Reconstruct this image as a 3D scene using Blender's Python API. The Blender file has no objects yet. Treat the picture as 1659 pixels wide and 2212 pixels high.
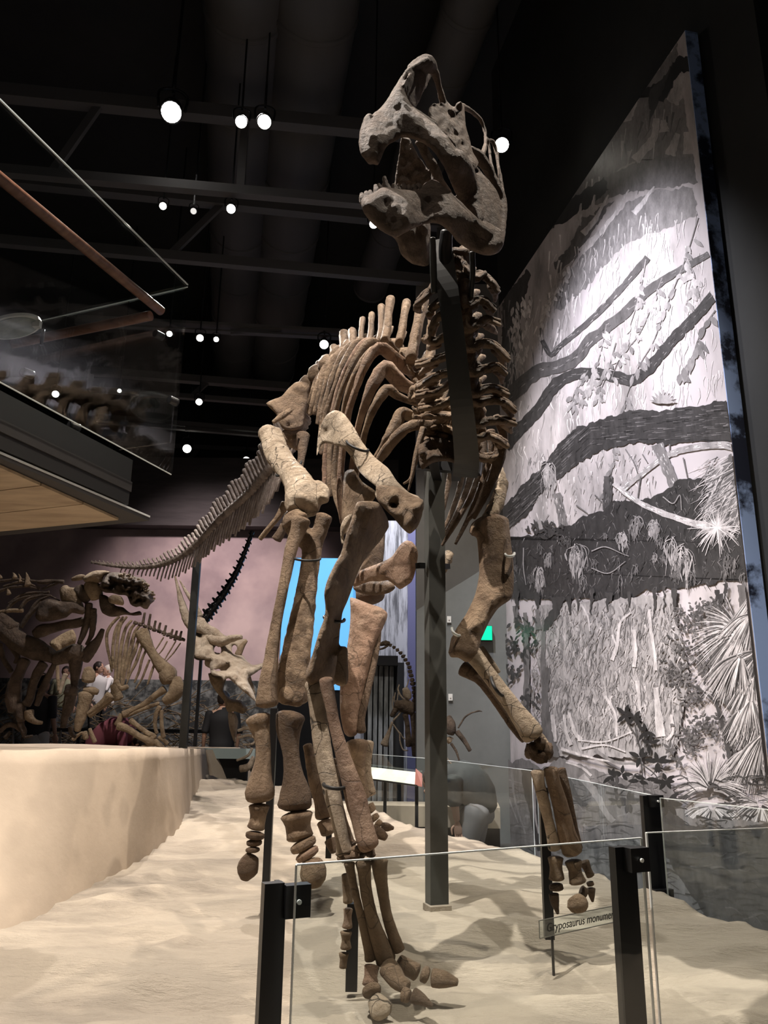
import bpy, bmesh, math, random
import numpy as np
from mathutils import Vector, Matrix, noise, geometry
random.seed(7)
S = bpy.context.scene
C = bpy.context.scene.collection

# ---------------------------------------------------------------- camera
H = 0.95
F = 1661.0
PITCH = math.radians(15.2)
ROLL = math.radians(0.65)
cam_d = bpy.data.cameras.new('camera'); cam = bpy.data.objects.new('camera', cam_d); C.objects.link(cam)
cam_d.sensor_fit = 'VERTICAL'; cam_d.sensor_height = 36.0; cam_d.lens = 36.0 * F / 2212.0
cam_d.clip_start = 0.05; cam_d.clip_end = 100
cam.matrix_world = Matrix.Translation((0, 0, H)) @ Matrix.Rotation(math.pi/2 + PITCH, 4, 'X') @ Matrix.Rotation(ROLL, 4, 'Z')
S.camera = cam
CR = cam.matrix_world.to_3x3(); CO = Vector((0, 0, H))
# ---------------------------------------------------------------- world, exposure, big lights
S.view_settings.view_transform = 'Standard'; S.view_settings.look = 'None'
S.view_settings.gamma = 1; S.view_settings.use_curve_mapping = False
S.view_settings.exposure = 0.0
w = bpy.data.worlds.new('world'); S.world = w; w.use_nodes = True
w.node_tree.nodes['Background'].inputs[0].default_value = (1.0, 0.93, 0.86, 1)
w.node_tree.nodes['Background'].inputs[1].default_value = 0.062

def spot(name, loc, target, power, angle, col=(1, .9, .78), size=.06, blend=.5):
    d = bpy.data.lights.new(name, 'SPOT'); d.energy = power; d.color = col
    d.spot_size = math.radians(angle); d.spot_blend = blend; d.shadow_soft_size = size
    o = bpy.data.objects.new(name, d); C.objects.link(o); o.location = loc
    o.rotation_euler = (Vector(target) - Vector(loc)).to_track_quat('-Z', 'Y').to_euler()
    return o
spot('key_spotlight', (-2.0, 2.3, 7.6), (-.2, 4.0, 1.2), 3300, 46, (1, .91, .82), .03)
spot('rear_spotlight', (-2.6, 9.6, 7.2), (-.6, 5.0, .8), 2100, 50, (1, .93, .86), .03)
spot('right_spotlight', (2.0, 2.6, 7.4), (.6, 4.0, .6), 1100, 42, (1, .88, .74), .03)
spot('cross_spotlight', (1.7, 5.4, 7.2), (-1.4, 3.9, .2), 550, 44, (1, .87, .72), .03)
spot('sand_spotlight', (-1.0, .4, 7.4), (-1.3, 3.0, .2), 200, 44, (1, .86, .70), .03)
spot('mural_spotlight', (-.6, 4.2, 6.4), (1.9, 6.2, 2.7), 1750, 60, (.93, .92, 1.0), .10, .8)
spot('mural_low_spotlight', (-.6, 5.0, 6.9), (2.0, 5.6, .8), 500, 60, (1.0, .93, .88), .12, .8)
spot('tail_spotlight', (-1.4, 6.6, 7.2), (-1.8, 7.6, 2.4), 900, 56, (1, .9, .86), .04)
spot('ceratopsian_spotlight', (-2.6, 6.6, 6.8), (-2.5, 9.4, 1.4), 700, 40, (1, .9, .78), .04)
spot('back_wall_spotlight', (-3.2, 11.6, 6.5), (-3.6, 16.0, 2.6), 1500, 66, (1.0, .84, .84), .2, .9)
spot('waterfall_spotlight', (.3, 10.2, 6.6), (-.1, 12.7, 2.0), 900, 50, (.92, .93, 1.0), .1)
spot('visitor_spotlight', (-2.6, 12.0, 6.6), (-2.8, 14.4, 1.2), 520, 60, (1, .93, .85), .1)
spot('aisle_spotlight', (0.6, 5.6, 6.8), (.2, 8.9, .4), 650, 50, (1, .92, .8))

# ---------------------------------------------------------------- helpers
def ray(px, py):
    return CR @ Vector(((px - 829.5), -(py - 1106.0), -F))      # camera-space depth F -> per pixel size = t
def PY(px, py, Y):
    r = ray(px, py); t = Y / r.y
    return CO + r * t
def PT(px, py, Y):
    r = ray(px, py); t = Y / r.y
    return CO + r * t, t
def PZ(px, py, Z):
    r = ray(px, py); t = (Z - H) / r.z
    return CO + r * t

def mat(name, col, rough=.6, metal=0, emit=None, es=1, trans=0, ior=1.45, alpha=1, spec=.5):
    m = bpy.data.materials.new(name); m.use_nodes = True
    b = m.node_tree.nodes['Principled BSDF']
    b.inputs['Base Color'].default_value = (*col, 1); b.inputs['Roughness'].default_value = rough
    b.inputs['Metallic'].default_value = metal; b.inputs['Specular IOR Level'].default_value = spec
    if emit: b.inputs['Emission Color'].default_value = (*emit, 1); b.inputs['Emission Strength'].default_value = es
    if trans: b.inputs['Transmission Weight'].default_value = trans; b.inputs['IOR'].default_value = ior
    return m
def nz(m, c1, c2, scale=5, detail=6, lo=.35, hi=.65, bump=0, bscale=30, stretch=None, c3=None, s3=1.5, bdist=.02):
    nt = m.node_tree; N = nt.nodes; L = nt.links; b = N['Principled BSDF']
    tc = N.new('ShaderNodeTexCoord'); mp = N.new('ShaderNodeMapping'); L.new(tc.outputs['Object'], mp.inputs[0])
    if stretch: mp.inputs['Scale'].default_value = stretch
    n = N.new('ShaderNodeTexNoise'); n.inputs['Scale'].default_value = scale; n.inputs['Detail'].default_value = detail
    n.inputs['Roughness'].default_value = .65
    L.new(mp.outputs[0], n.inputs['Vector'])
    r = N.new('ShaderNodeValToRGB'); r.color_ramp.elements[0].position = lo; r.color_ramp.elements[1].position = hi
    r.color_ramp.elements[0].color = (*c1, 1); r.color_ramp.elements[1].color = (*c2, 1)
    L.new(n.outputs['Fac'], r.inputs[0]); out = r.outputs[0]
    if c3:
        n3 = N.new('ShaderNodeTexNoise'); n3.inputs['Scale'].default_value = s3; n3.inputs['Detail'].default_value = 4
        L.new(mp.outputs[0], n3.inputs['Vector'])
        r3 = N.new('ShaderNodeValToRGB'); r3.color_ramp.elements[0].position = .45; r3.color_ramp.elements[1].position = .62
        L.new(n3.outputs['Fac'], r3.inputs[0])
        mx = N.new('ShaderNodeMix'); mx.data_type = 'RGBA'
        L.new(r3.outputs[0], mx.inputs['Factor']); L.new(out, mx.inputs[6]); mx.inputs[7].default_value = (*c3, 1); out = mx.outputs[2]
    L.new(out, b.inputs['Base Color'])
    if bump:
        n2 = N.new('ShaderNodeTexNoise'); n2.inputs['Scale'].default_value = bscale; n2.inputs['Detail'].default_value = 8; n2.inputs['Roughness'].default_value = .7
        L.new(mp.outputs[0], n2.inputs['Vector'])
        bp = N.new('ShaderNodeBump'); bp.inputs['Strength'].default_value = bump; bp.inputs['Distance'].default_value = bdist
        L.new(n2.outputs['Fac'], bp.inputs['Height']); L.new(bp.outputs[0], b.inputs['Normal'])
    return m
def cracks(m, scale=7, dark=(.02, .015, .01), width=.012, amt=.8):
    nt = m.node_tree; N = nt.nodes; L = nt.links; b = N['Principled BSDF']
    tc = N.new('ShaderNodeTexCoord')
    nn = N.new('ShaderNodeTexNoise'); nn.inputs['Scale'].default_value = 5
    L.new(tc.outputs['Object'], nn.inputs['Vector'])
    mxv = N.new('ShaderNodeMix'); mxv.data_type = 'VECTOR'; mxv.inputs['Factor'].default_value = .18
    L.new(tc.outputs['Object'], mxv.inputs[4]); L.new(nn.outputs['Color'], mxv.inputs[5])
    v = N.new('ShaderNodeTexVoronoi'); v.feature = 'DISTANCE_TO_EDGE'; v.inputs['Scale'].default_value = scale
    L.new(mxv.outputs[1], v.inputs['Vector'])
    r = N.new('ShaderNodeValToRGB'); r.color_ramp.elements[0].position = 0; r.color_ramp.elements[1].position = width
    r.color_ramp.elements[0].color = (amt,)*3 + (1,); r.color_ramp.elements[1].color = (0, 0, 0, 1)
    L.new(v.outputs['Distance'], r.inputs[0])
    mx = N.new('ShaderNodeMix'); mx.data_type = 'RGBA'
    src = b.inputs['Base Color'].links[0].from_socket
    L.new(r.outputs[0], mx.inputs['Factor']); L.new(src, mx.inputs[6]); mx.inputs[7].default_value = (*dark, 1)
    L.new(mx.outputs[2], b.inputs['Base Color'])
    bp = N.new('ShaderNodeBump'); bp.inputs['Strength'].default_value = .6; bp.inputs['Distance'].default_value = .01; bp.invert = True
    L.new(r.outputs[0], bp.inputs['Height'])
    if b.inputs['Normal'].links: L.new(b.inputs['Normal'].links[0].from_socket, bp.inputs['Normal'])
    L.new(bp.outputs[0], b.inputs['Normal'])
    return m
def bonemat(name, a, b, c=None, cr=.5, dk=.45):
    m = mat(name, a, .55, spec=.3)
    nz(m, a, b, 9, 10, .36, .64, 1.0, 30, c3=c, s3=3.5, bdist=.03)
    # dark staining in patches
    nt = m.node_tree; N = nt.nodes; L = nt.links; bs = N['Principled BSDF']
    tc = N.new('ShaderNodeTexCoord'); n = N.new('ShaderNodeTexNoise'); n.inputs['Scale'].default_value = 16; n.inputs['Detail'].default_value = 10; n.inputs['Roughness'].default_value = .75
    L.new(tc.outputs['Object'], n.inputs['Vector']); r = N.new('ShaderNodeValToRGB'); r.color_ramp.elements[0].position = .5; r.color_ramp.elements[1].position = .72
    r.color_ramp.elements[0].color = (0, 0, 0, 1); r.color_ramp.elements[1].color = (dk,)*3+(1,)
    L.new(n.outputs['Fac'], r.inputs[0]); mx = N.new('ShaderNodeMix'); mx.data_type = 'RGBA'; L.new(r.outputs[0], mx.inputs['Factor'])
    L.new(bs.inputs['Base Color'].links[0].from_socket, mx.inputs[6]); mx.inputs[7].default_value = (a[0]*.35, a[1]*.32, a[2]*.3, 1); L.new(mx.outputs[2], bs.inputs['Base Color'])
    cracks(m, 9 if cr > .9 else 6, width=.016 if cr > .9 else .01, amt=cr)
    return m
M = {}
M['bone'] = bonemat('bone_brown', (.155, .098, .060), (.40, .285, .185), (.27, .185, .12))
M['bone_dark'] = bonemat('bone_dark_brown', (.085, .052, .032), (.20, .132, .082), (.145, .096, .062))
M['bone_pale'] = bonemat('bone_pale', (.36, .27, .185), (.66, .54, .41), (.50, .395, .285), 1.0, .6)
M['bone_pink'] = bonemat('bone_pinkish', (.25, .15, .10), (.50, .35, .25), (.32, .20, .135))
M['skull'] = bonemat('skull_bone', (.115, .083, .064), (.27, .20, .155), (.18, .132, .103), .2)
M['bone_grey'] = bonemat('tail_bone', (.19, .148, .13), (.42, .35, .31), None, .2)
M['far_dark'] = bonemat('far_dark_bone', (.06, .042, .03), (.16, .115, .08), None, .2)
M['far_tan'] = bonemat('far_tan_bone', (.22, .155, .095), (.42, .32, .21), None, .2)
M['far_cream'] = bonemat('far_cream_bone', (.33, .25, .18), (.56, .47, .37), None, .2)
M['black_bone'] = mat('black_resin_bone', (.012, .012, .013), .3)
M['steel'] = mat('dark_painted_steel', (.022, .023, .022), .5, .0); nz(M['steel'], (.016, .017, .016), (.03, .031, .029), 3, 4)
M['steel_grey'] = mat('grey_painted_steel', (.07, .072, .066), .5); nz(M['steel_grey'], (.055, .057, .052), (.08, .082, .075), 3, 4)
M['black'] = mat('black_metal', (.008, .008, .009), .4)
M['strap'] = mat('black_strap', (.01, .01, .01), .6)
g = mat('clear_glass', (1, 1, 1), .02, trans=1, ior=1.45); M['glass'] = g
# thin pane: mostly transparent with a fresnel reflection
def thin_glass(name, tint=(.93, .96, .96), refl=.9):
    m = bpy.data.materials.new(name); m.use_nodes = True; nt = m.node_tree; N = nt.nodes; L = nt.links; N.clear()
    o = N.new('ShaderNodeOutputMaterial'); mx = N.new('ShaderNodeMixShader'); t = N.new('ShaderNodeBsdfTransparent'); gl = N.new('ShaderNodeBsdfGlossy')
    t.inputs[0].default_value = (*tint, 1); gl.inputs['Roughness'].default_value = .02; gl.inputs[0].default_value = (refl, refl, refl, 1)
    lw = N.new('ShaderNodeLayerWeight'); pw = N.new('ShaderNodeMath'); pw.operation = 'POWER'; pw.inputs[1].default_value = 5
    lw.inputs[0].default_value = .5
    L.new(lw.outputs['Facing'], pw.inputs[0]); fr = N.new('ShaderNodeMath'); fr.operation = 'MULTIPLY_ADD'; fr.inputs[1].default_value = .94; fr.inputs[2].default_value = .05
    L.new(pw.outputs[0], fr.inputs[0])
    L.new(fr.outputs[0], mx.inputs[0]); L.new(t.outputs[0], mx.inputs[1]); L.new(gl.outputs[0], mx.inputs[2]); L.new(mx.outputs[0], o.inputs[0])
    return m
M['pane'] = thin_glass('glass_pane')
M['glass_edge'] = mat('polished_glass_edge', (.8, .85, .85), .2, trans=.0)  # highlights along the glass edges are put into this pale opaque colour

def link(o, parent=None):
    C.objects.link(o)
    if parent is not None: o.parent = parent
    return o
def obj(name, verts, faces, m, parent=None, smooth=True, cols=None):
    """verts in world space; the parent's origin is taken off."""
    me = bpy.data.meshes.new(name)
    p = Vector((0, 0, 0)); q = parent
    while q is not None: p = p + q.location; q = q.parent
    own = Vector((0, 0, 0))
    V = [(v[0]-p[0], v[1]-p[1], v[2]-p[2]) for v in verts]
    if parent is None:
        a = np.array(V); own = Vector(((a[:, 0].min()+a[:, 0].max())/2, (a[:, 1].min()+a[:, 1].max())/2, a[:, 2].min()))
        V = [(v[0]-own[0], v[1]-own[1], v[2]-own[2]) for v in V]
    me.from_pydata(V, [], faces); me.update()
    if smooth: me.polygons.foreach_set('use_smooth', [True]*len(me.polygons))
    if m is not None: me.materials.append(m)
    o = bpy.data.objects.new(name, me); o.location = own; link(o, parent)
    return o
def tag(o, label, cat, group=None, kind=None):
    if label: o['label'] = label
    if cat: o['category'] = cat
    if group: o['group'] = group
    if kind: o['kind'] = kind
    return o
def thing(name, loc, label, cat, group=None):
    o = bpy.data.objects.new(name, None); o.location = loc; link(o); o.empty_display_size = .1
    return tag(o, label, cat, group)
def struct(o): o['kind'] = 'structure'; return o
def stuff(o): o['kind'] = 'stuff'; return o

class MB:
    def __init__(s): s.v = []; s.f = []
    def add(s, v, f):
        n = len(s.v); s.v += [tuple(x) for x in v]; s.f += [tuple(i+n for i in q) for q in f]; return s
    def box(s, c, d, ax=None):
        c = Vector(c); X, Y, Z = (Vector((1,0,0)), Vector((0,1,0)), Vector((0,0,1))) if ax is None else ax
        h = [x/2 for x in d]; v = []
        for i in (-1, 1):
            for j in (-1, 1):
                for k in (-1, 1): v.append(c + X*h[0]*i + Y*h[1]*j + Z*h[2]*k)
        return s.add(v, [(0,1,3,2),(4,6,7,5),(0,4,5,1),(2,3,7,6),(0,2,6,4),(1,5,7,3)])
    def bar(s, a, b, wd, ht, up=(0,0,1)):
        a = Vector(a); b = Vector(b); Y = (b-a).normalized(); up = Vector(up)
        X = Y.cross(up).normalized(); Z = X.cross(Y)
        return s.box((a+b)/2, (wd, (b-a).length, ht), (X, Y, Z))
    def tube(s, P, r, seg=10):
        v, f = sweep_w([Vector(p) for p in P], [r]*len(P) if not isinstance(r, (list, tuple)) else list(r), 1, seg, len(P)*3, 0, capl=.05); return s.add(v, f)
    def prism(s, poly, z0, z1):
        n = len(poly); v = [(p[0], p[1], z0) for p in poly] + [(p[0], p[1], z1) for p in poly]
        return s.add(v, [tuple(range(n))[::-1], tuple(range(n, 2*n))] + [(i, (i+1) % n, (i+1) % n+n, i+n) for i in range(n)])
    def extr(s, poly, off):
        n = len(poly); v = [Vector(p) for p in poly]; v += [p+Vector(off) for p in v]
        return s.add(v, [tuple(range(n)), tuple(range(n, 2*n))[::-1]] + [((i+1) % n, i, i+n, (i+1) % n+n) for i in range(n)])
    def ell(s, c, r, seg=12, rin=8, amp=0, ax=None):
        c = Vector(c); v = []; f = []
        X, Y, Z = (Vector((1,0,0)), Vector((0,1,0)), Vector((0,0,1))) if ax is None else ax
        for i in range(1, rin):
            th = math.pi*i/rin
            for j in range(seg):
                ph = 2*math.pi*j/seg
                d = X*r[0]*math.sin(th)*math.cos(ph) + Y*r[1]*math.sin(th)*math.sin(ph) + Z*r[2]*math.cos(th)
                if amp: d = d*(1+amp*noise.noise((c+d)/(.5*max(r))))
                v.append(c+d)
        v.append(c+Z*r[2]); v.append(c-Z*r[2])
        for i in range(rin-2):
            for j in range(seg): a = i*seg+j; b = i*seg+(j+1) % seg; f.append((a, a+seg, b+seg, b))
        T = len(v)-2
        for j in range(seg): f.append((T, j, (j+1) % seg)); f.append((T+1, (rin-2)*seg+(j+1) % seg, (rin-2)*seg+j))
        return s.add(v, f)
    def build(s, name, m, parent=None, smooth=False): return obj(name, s.v, s.f, m, parent, smooth)

def catmull(A, n):
    A = np.array(A, float); k = len(A)
    if k == 2: u = np.linspace(0, 1, n)[:, None]; return A[0]*(1-u)+A[1]*u
    E = np.vstack([2*A[0]-A[1], A, 2*A[-1]-A[-2]])
    seg = np.linalg.norm(np.diff(A[:, :3], axis=0), axis=1)+1e-6; cum = np.concatenate([[0], np.cumsum(seg)]); cum /= cum[-1]
    out = []
    for u in np.linspace(0, 1, n):
        i = min(np.searchsorted(cum, u, 'right')-1, k-2); t = (u-cum[i])/(cum[i+1]-cum[i])
        p0, p1, p2, p3 = E[i], E[i+1], E[i+2], E[i+3]
        out.append(.5*((2*p1)+(-p0+p2)*t+(2*p0-5*p1+4*p2-p3)*t*t+(-p0+3*p1-3*p2+p3)*t**3))
    return np.array(out)
def sweep_w(P, R, flat=1, seg=14, rings=None, amp=.08, capl=.4, ridge=0, twist=None):
    if isinstance(flat, (int, float)): flat = [flat]*len(P)
    A = [(*p, r, f) for p, r, f in zip(P, R, flat)]
    ln = sum((P[i+1]-P[i]).length for i in range(len(P)-1)); mr = max(sum(R)/len(R), 1e-4)
    if rings is None: rings = int(min(44, max(6, ln/(mr*.45))))
    A = catmull(A, rings); pts = [Vector(a[:3]) for a in A]
    T = [(pts[min(i+1, rings-1)]-pts[max(i-1, 0)]).normalized() for i in range(rings)]
    ctr = []
    for k in (3, 2, 1):
        an = k/3*math.pi/2*.92; a = max(A[0][3], 1e-4); ctr.append((pts[0]-T[0]*a*capl*math.sin(an), T[0], a*math.cos(an), A[0][4]))
    for i in range(rings): ctr.append((pts[i], T[i], max(A[i][3], 1e-4), A[i][4]))
    for k in (1, 2, 3):
        an = k/3*math.pi/2*.92; a = max(A[-1][3], 1e-4); ctr.append((pts[-1]+T[-1]*a*capl*math.sin(an), T[-1], a*math.cos(an), A[-1][4]))
    prev = None; v = []; f = []; so = random.random()*50
    for (p, t, a, fl) in ctr:
        V = (p-CO).normalized(); s = t.cross(V)
        if prev is None:
            if s.length < .05: s = t.cross(Vector((0, 0, 1)))
            s.normalize()
        else:
            pr = (prev - t*prev.dot(t)).normalized()
            if s.length < .25: s = pr
            else:
                s.normalize()
                if s.dot(pr) < 0: s = -s
                s = (s*.6+pr*.4).normalized()
        prev = s; d = s.cross(t)
        if twist: an = twist; s2 = s*math.cos(an)+d*math.sin(an); d = s2.cross(t); s = s2
        for j in range(seg):
            ph = 2*math.pi*j/seg
            o = s*math.cos(ph)*a + d*math.sin(ph)*a*fl
            if amp:
                q = (p+o)/(mr*1.6) + Vector((so, 0, 0))
                k = 1+amp*(noise.noise(q)+.6*noise.noise(q*2.7)+.35*noise.noise(q*6.1))
                if ridge: k += ridge*noise.noise(Vector((math.cos(ph)*2.2, math.sin(ph)*2.2, so)) + p*.8/mr*.15)
                o = o*k
            v.append(p+o)
    n = len(ctr)
    for i in range(n-1):
        for j in range(seg): a = i*seg+j; b = i*seg+(j+1) % seg; f.append((a, b, b+seg, a+seg))
    f.append(tuple(range(seg))[::-1]); f.append(tuple(range((n-1)*seg, n*seg)))
    return v, f
def spx(L, flat=.8, Y=None, **k):
    """sweep from pixel points (x, y, Y, w)"""
    P = []; R = []
    for q in L:
        if Y is not None: q = (q[0], q[1], Y, q[2])
        p, t = PT(q[0], q[1], q[2]); P.append(p); R.append(q[3]*t/2)
    return sweep_w(P, R, flat, **k)
def B(name, L, parent, m='bone', flat=.8, extra=None, label=None, **k):
    mb = MB(); v, f = spx(L, flat, **k); mb.add(v, f)
    for e in (extra or []): mb.add(*spx(e, flat, amp=.08))
    o = mb.build(name, M[m] if isinstance(m, str) else m, parent, True)
    if label: o['label'] = label
    return o
def inpoly(x, y, poly):
    c = False; n = len(poly)
    for i in range(n):
        x1, y1 = poly[i]; x2, y2 = poly[i-1]
        if (y1 > y) != (y2 > y) and x < (x2-x1)*(y-y1)/(y2-y1)+x1: c = not c
    return c
def depthf(ctl):
    ctl = np.array(ctl, float)
    if len(ctl) == 1: return lambda x, y: ctl[0][2]
    if len(ctl) == 2:
        a, b = ctl; d = b[:2]-a[:2]; L2 = (d**2).sum()
        return lambda x, y: a[2]+(b[2]-a[2])*float(np.clip(((x-a[0])*d[0]+(y-a[1])*d[1])/L2, -.3, 1.3))
    A = np.c_[ctl[:, :2], np.ones(len(ctl))]; s = np.linalg.lstsq(A, ctl[:, 2], rcond=None)[0]
    if len(ctl) > 3:
        def f(x, y):
            w = 1/(((ctl[:, 0]-x)**2+(ctl[:, 1]-y)**2)+30)**1.2
            return float((w*ctl[:, 2]).sum()/w.sum())
        return f
    return lambda x, y: float(s[0]*x+s[1]*y+s[2])
def plate_w(outline, ctl, thick, step=6, rnd=None, relief=.15, holes=(), edge=.3, smooth=True, freq=.03):
    o = np.array(outline, float)
    if smooth:
        k = len(o); E = np.vstack([o[-1], o, o[0], o[1]]); pts = []
        for i in range(k):
            p0, p1, p2, p3 = E[i], E[i+1], E[i+2], E[i+3]; n = max(1, int(np.linalg.norm(p2-p1)/step))
            for j in range(n):
                t = j/n; q = .5*((2*p1)+(-p0+p2)*t+(2*p0-5*p1+4*p2-p3)*t*t+(-p0+3*p1-3*p2+p3)*t**3)
                l = p1*(1-t)+p2*t; pts.append(q*.7+l*.3)
        o = np.array(pts)
    poly = [tuple(p) for p in o]; nb = len(poly)
    V = [Vector(p) for p in poly]; Ed = [(i, (i+1) % nb) for i in range(nb)]
    rings = [o]
    for h in holes:
        hh = np.array(h, float); st = len(V); V += [Vector(p) for p in hh]; Ed += [(st+i, st+(i+1) % len(hh)) for i in range(len(hh))]; rings.append(hh)
    x0, y0 = o.min(0); x1, y1 = o.max(0)
    def dist(p):
        best = 1e9
        for R in rings:
            a = R; b = np.roll(R, -1, 0); d = b-a; t = np.clip(((p-a)*d).sum(1)/((d**2).sum(1)+1e-9), 0, 1)
            best = min(best, np.sqrt((((a+d*t[:, None])-p)**2).sum(1)).min())
        return best
    j = 0; yy = y0+step/2
    while yy < y1:
        xx = x0+(step/2 if j % 2 else step)
        while xx < x1:
            if inpoly(xx, yy, poly) and not any(inpoly(xx, yy, h) for h in holes) and dist(np.array((xx, yy))) > step*.45: V.append(Vector((xx, yy)))
            xx += step
        yy += step*.87; j += 1
    r = geometry.delaunay_2d_cdt(V, Ed, [], 1, 1e-4)
    vs, fs = r[0], r[2]
    fs = [f for f in fs if not any(inpoly(sum(vs[i].x for i in f)/3, sum(vs[i].y for i in f)/3, h) for h in holes)]
    if rnd is None: rnd = min(x1-x0, y1-y0)*.35
    df = depthf(ctl); fr = []; bk = []; so = random.random()*99
    for q in vs:
        d = dist(np.array((q.x, q.y))); u = min(d/rnd, 1); hh = thick/2*(edge+(1-edge)*math.sqrt(max(0, 1-(1-u)**2)))
        p = PY(q.x, q.y, df(q.x, q.y)); V_ = (p-CO).normalized()
        nn = thick*relief*(noise.noise(Vector((q.x*freq, q.y*freq, so)))+.5*noise.noise(Vector((q.x*freq*2.6, q.y*freq*2.6, so))))*min(1, .3+u)
        fr.append(p-V_*(hh+nn)); bk.append(p+V_*(hh-nn))
    n = len(vs); F_ = []
    cnt = {}
    for f in fs:
        a, b, c = f
        if (vs[b]-vs[a]).cross(vs[c]-vs[a]) < 0: f = (a, c, b); a, b, c = f
        F_.append((a, c, b)) ; F_.append((a+n, b+n, c+n))
        for e in ((a, b), (b, c), (c, a)): cnt[e] = 1
    for (a, b) in list(cnt):
        if (b, a) not in cnt: F_.append((a, b, b+n, a+n))
    # image y is down, so flip everything for outward normals
    F_ = [tuple(reversed(f)) for f in F_]
    return fr+bk, F_
def PL(name, outline, ctl, thick, parent, m='bone', extra=(), label=None, **k):
    mb = MB(); mb.add(*plate_w(outline, ctl, thick, **k))
    for e in extra: mb.add(*e)
    o = mb.build(name, M[m] if isinstance(m, str) else m, parent, True)
    if label: o['label'] = label
    return o
def fuse(o, vox=.008, it=3, fac=.5, rough=0, rs=.03):
    a = o.modifiers.new('fuse', 'REMESH'); a.mode = 'VOXEL'; a.voxel_size = vox; a.use_smooth_shade = True
    b = o.modifiers.new('soft', 'SMOOTH'); b.factor = fac; b.iterations = it
    if rough:
        t = bpy.data.textures.get('rough%g' % rs) or bpy.data.textures.new('rough%g' % rs, 'CLOUDS'); t.noise_scale = rs; t.noise_depth = 3
        d = o.modifiers.new('rough', 'DISPLACE'); d.texture = t; d.strength = rough; d.mid_level = .5; d.texture_coords = 'LOCAL'
    return o
# ================================================================ STRUCTURE
FZ = -.25
m_floor = nz(mat('dark_floor', (.06, .055, .05), .35), (.05, .046, .042), (.08, .074, .068), 2)
m_dark = nz(mat('black_wall', (.012, .013, .013), .8), (.010, .011, .011), (.018, .019, .019), 1.2)
m_navy = mat('navy_wall', (.006, .008, .02), .7)
o = MB().box((-3, 7, FZ-.05), (26, 24, .1)).build('floor', m_floor); struct(o)
# ceiling
o = MB().box((-3, 8, 9.75), (26, 26, .1)).build('ceiling', m_dark); struct(o)
# wall behind the mural, along the mural direction
A0 = Vector((2.16, 4.5, 0)); DM = (Vector((1.36, 8.47, 0))-A0).normalized(); NM = Vector((DM.y, -DM.x, 0))  # NM points to +x (behind)
def wallbox(name, s0, s1, z0, z1, off, th, m):
    p = [A0+DM*s0+NM*off, A0+DM*s1+NM*off, A0+DM*s1+NM*(off+th), A0+DM*s0+NM*(off+th)]
    return struct(MB().prism([(q.x, q.y) for q in p], z0, z1).build(name, m))
wallbox('wall_right', -.55, 4.3, FZ, 9.7, .12, .2, m_dark)
wallbox('wall_right.001', -6, -.55, FZ, 9.7, .30, .2, m_navy)
# back wall : pink plaster with faint figure prints, dark header above
m_pink = mat('pink_plaster', (.35, .25, .26), .85)
nz(m_pink, (.27, .20, .21), (.40, .31, .31), 1.1, 7, .3, .75, c3=(.47, .36, .35), s3=.9)
struct(MB().box((-7, 16.1, 2.3), (14.6, .2, 5.1)).build('wall_back', m_pink))
struct(MB().box((-7, 15.9, 5.6), (14.6, .6, 1.5)).build('trim_1', nz(mat('header_dark', (.05, .043, .043), .8), (.045, .038, .038), (.07, .06, .06), 1, stretch=(1, 1, 8))))
struct(MB().box((-3, 19, 4.7), (26, .2, 10)).build('wall_back.001', m_dark))
struct(MB().box((-15, 8, 4.7), (.2, 26, 10)).build('wall_left', m_dark))
# grey partition right of the steel post
m_grey = nz(mat('grey_wall', (.10, .105, .10), .8), (.14, .146, .138), (.18, .187, .176), 2)
m_grey2 = nz(mat('grey_wall_upper', (.16, .155, .15), .8), (.15, .145, .14), (.18, .175, .17), 2)
Yg = 8.5
gp = [PY(900, 1318, Yg), PY(1030, 1238, Yg), PY(1090, 1200, Yg)]
x0 = gp[0].x; x2 = 1.37
mb = MB(); poly = [(x0, Yg, FZ), (x2, Yg, FZ), (x2, Yg, gp[2].z), (gp[0].x, Yg, gp[0].z)]
mb.extr(poly, (0, .15, 0)); struct(mb.build('wall_center', m_grey))
struct(MB().box((1.0, 9.3, 3.2), (1.2, .2, 6.9)).build('wall_center.001', m_grey2))
sw = thing('light_switch', PY(970, 1338, 8.48), 'small white switch plate, upper one on the grey partition wall', 'switch')
def switchplate(root):
    c = root.location
    MB().box(c, (.045, .012, .07)).build('plate', M_white, root)
    MB().box(c+Vector((0, -.01, .006)), (.014, .012, .026)).build('rocker', M_white, root)
M_white = mat('white_plastic', (.75, .74, .7), .4)
switchplate(sw)
sw2 = thing('light_switch.001', PY(973, 1506, 8.48), 'small white switch plate, lower one on the grey partition wall', 'switch'); switchplate(sw2)
ex = thing('exit_sign', PY(1043, 1368, 8.42), 'green glowing exit sign behind the raised forelimb', 'sign')
c = ex.location
MB().box(c+Vector((0, .03, 0)), (.20, .11, .16)).build('housing', M['black'], ex)
mg = mat('green_glow', (0, .5, .25), .4, emit=(.0, .75, .32), es=1.1)
MB().box(c+Vector((0, -.03, 0)), (.19, .014, .15)).build('lit_panel', mg, ex)

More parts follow.
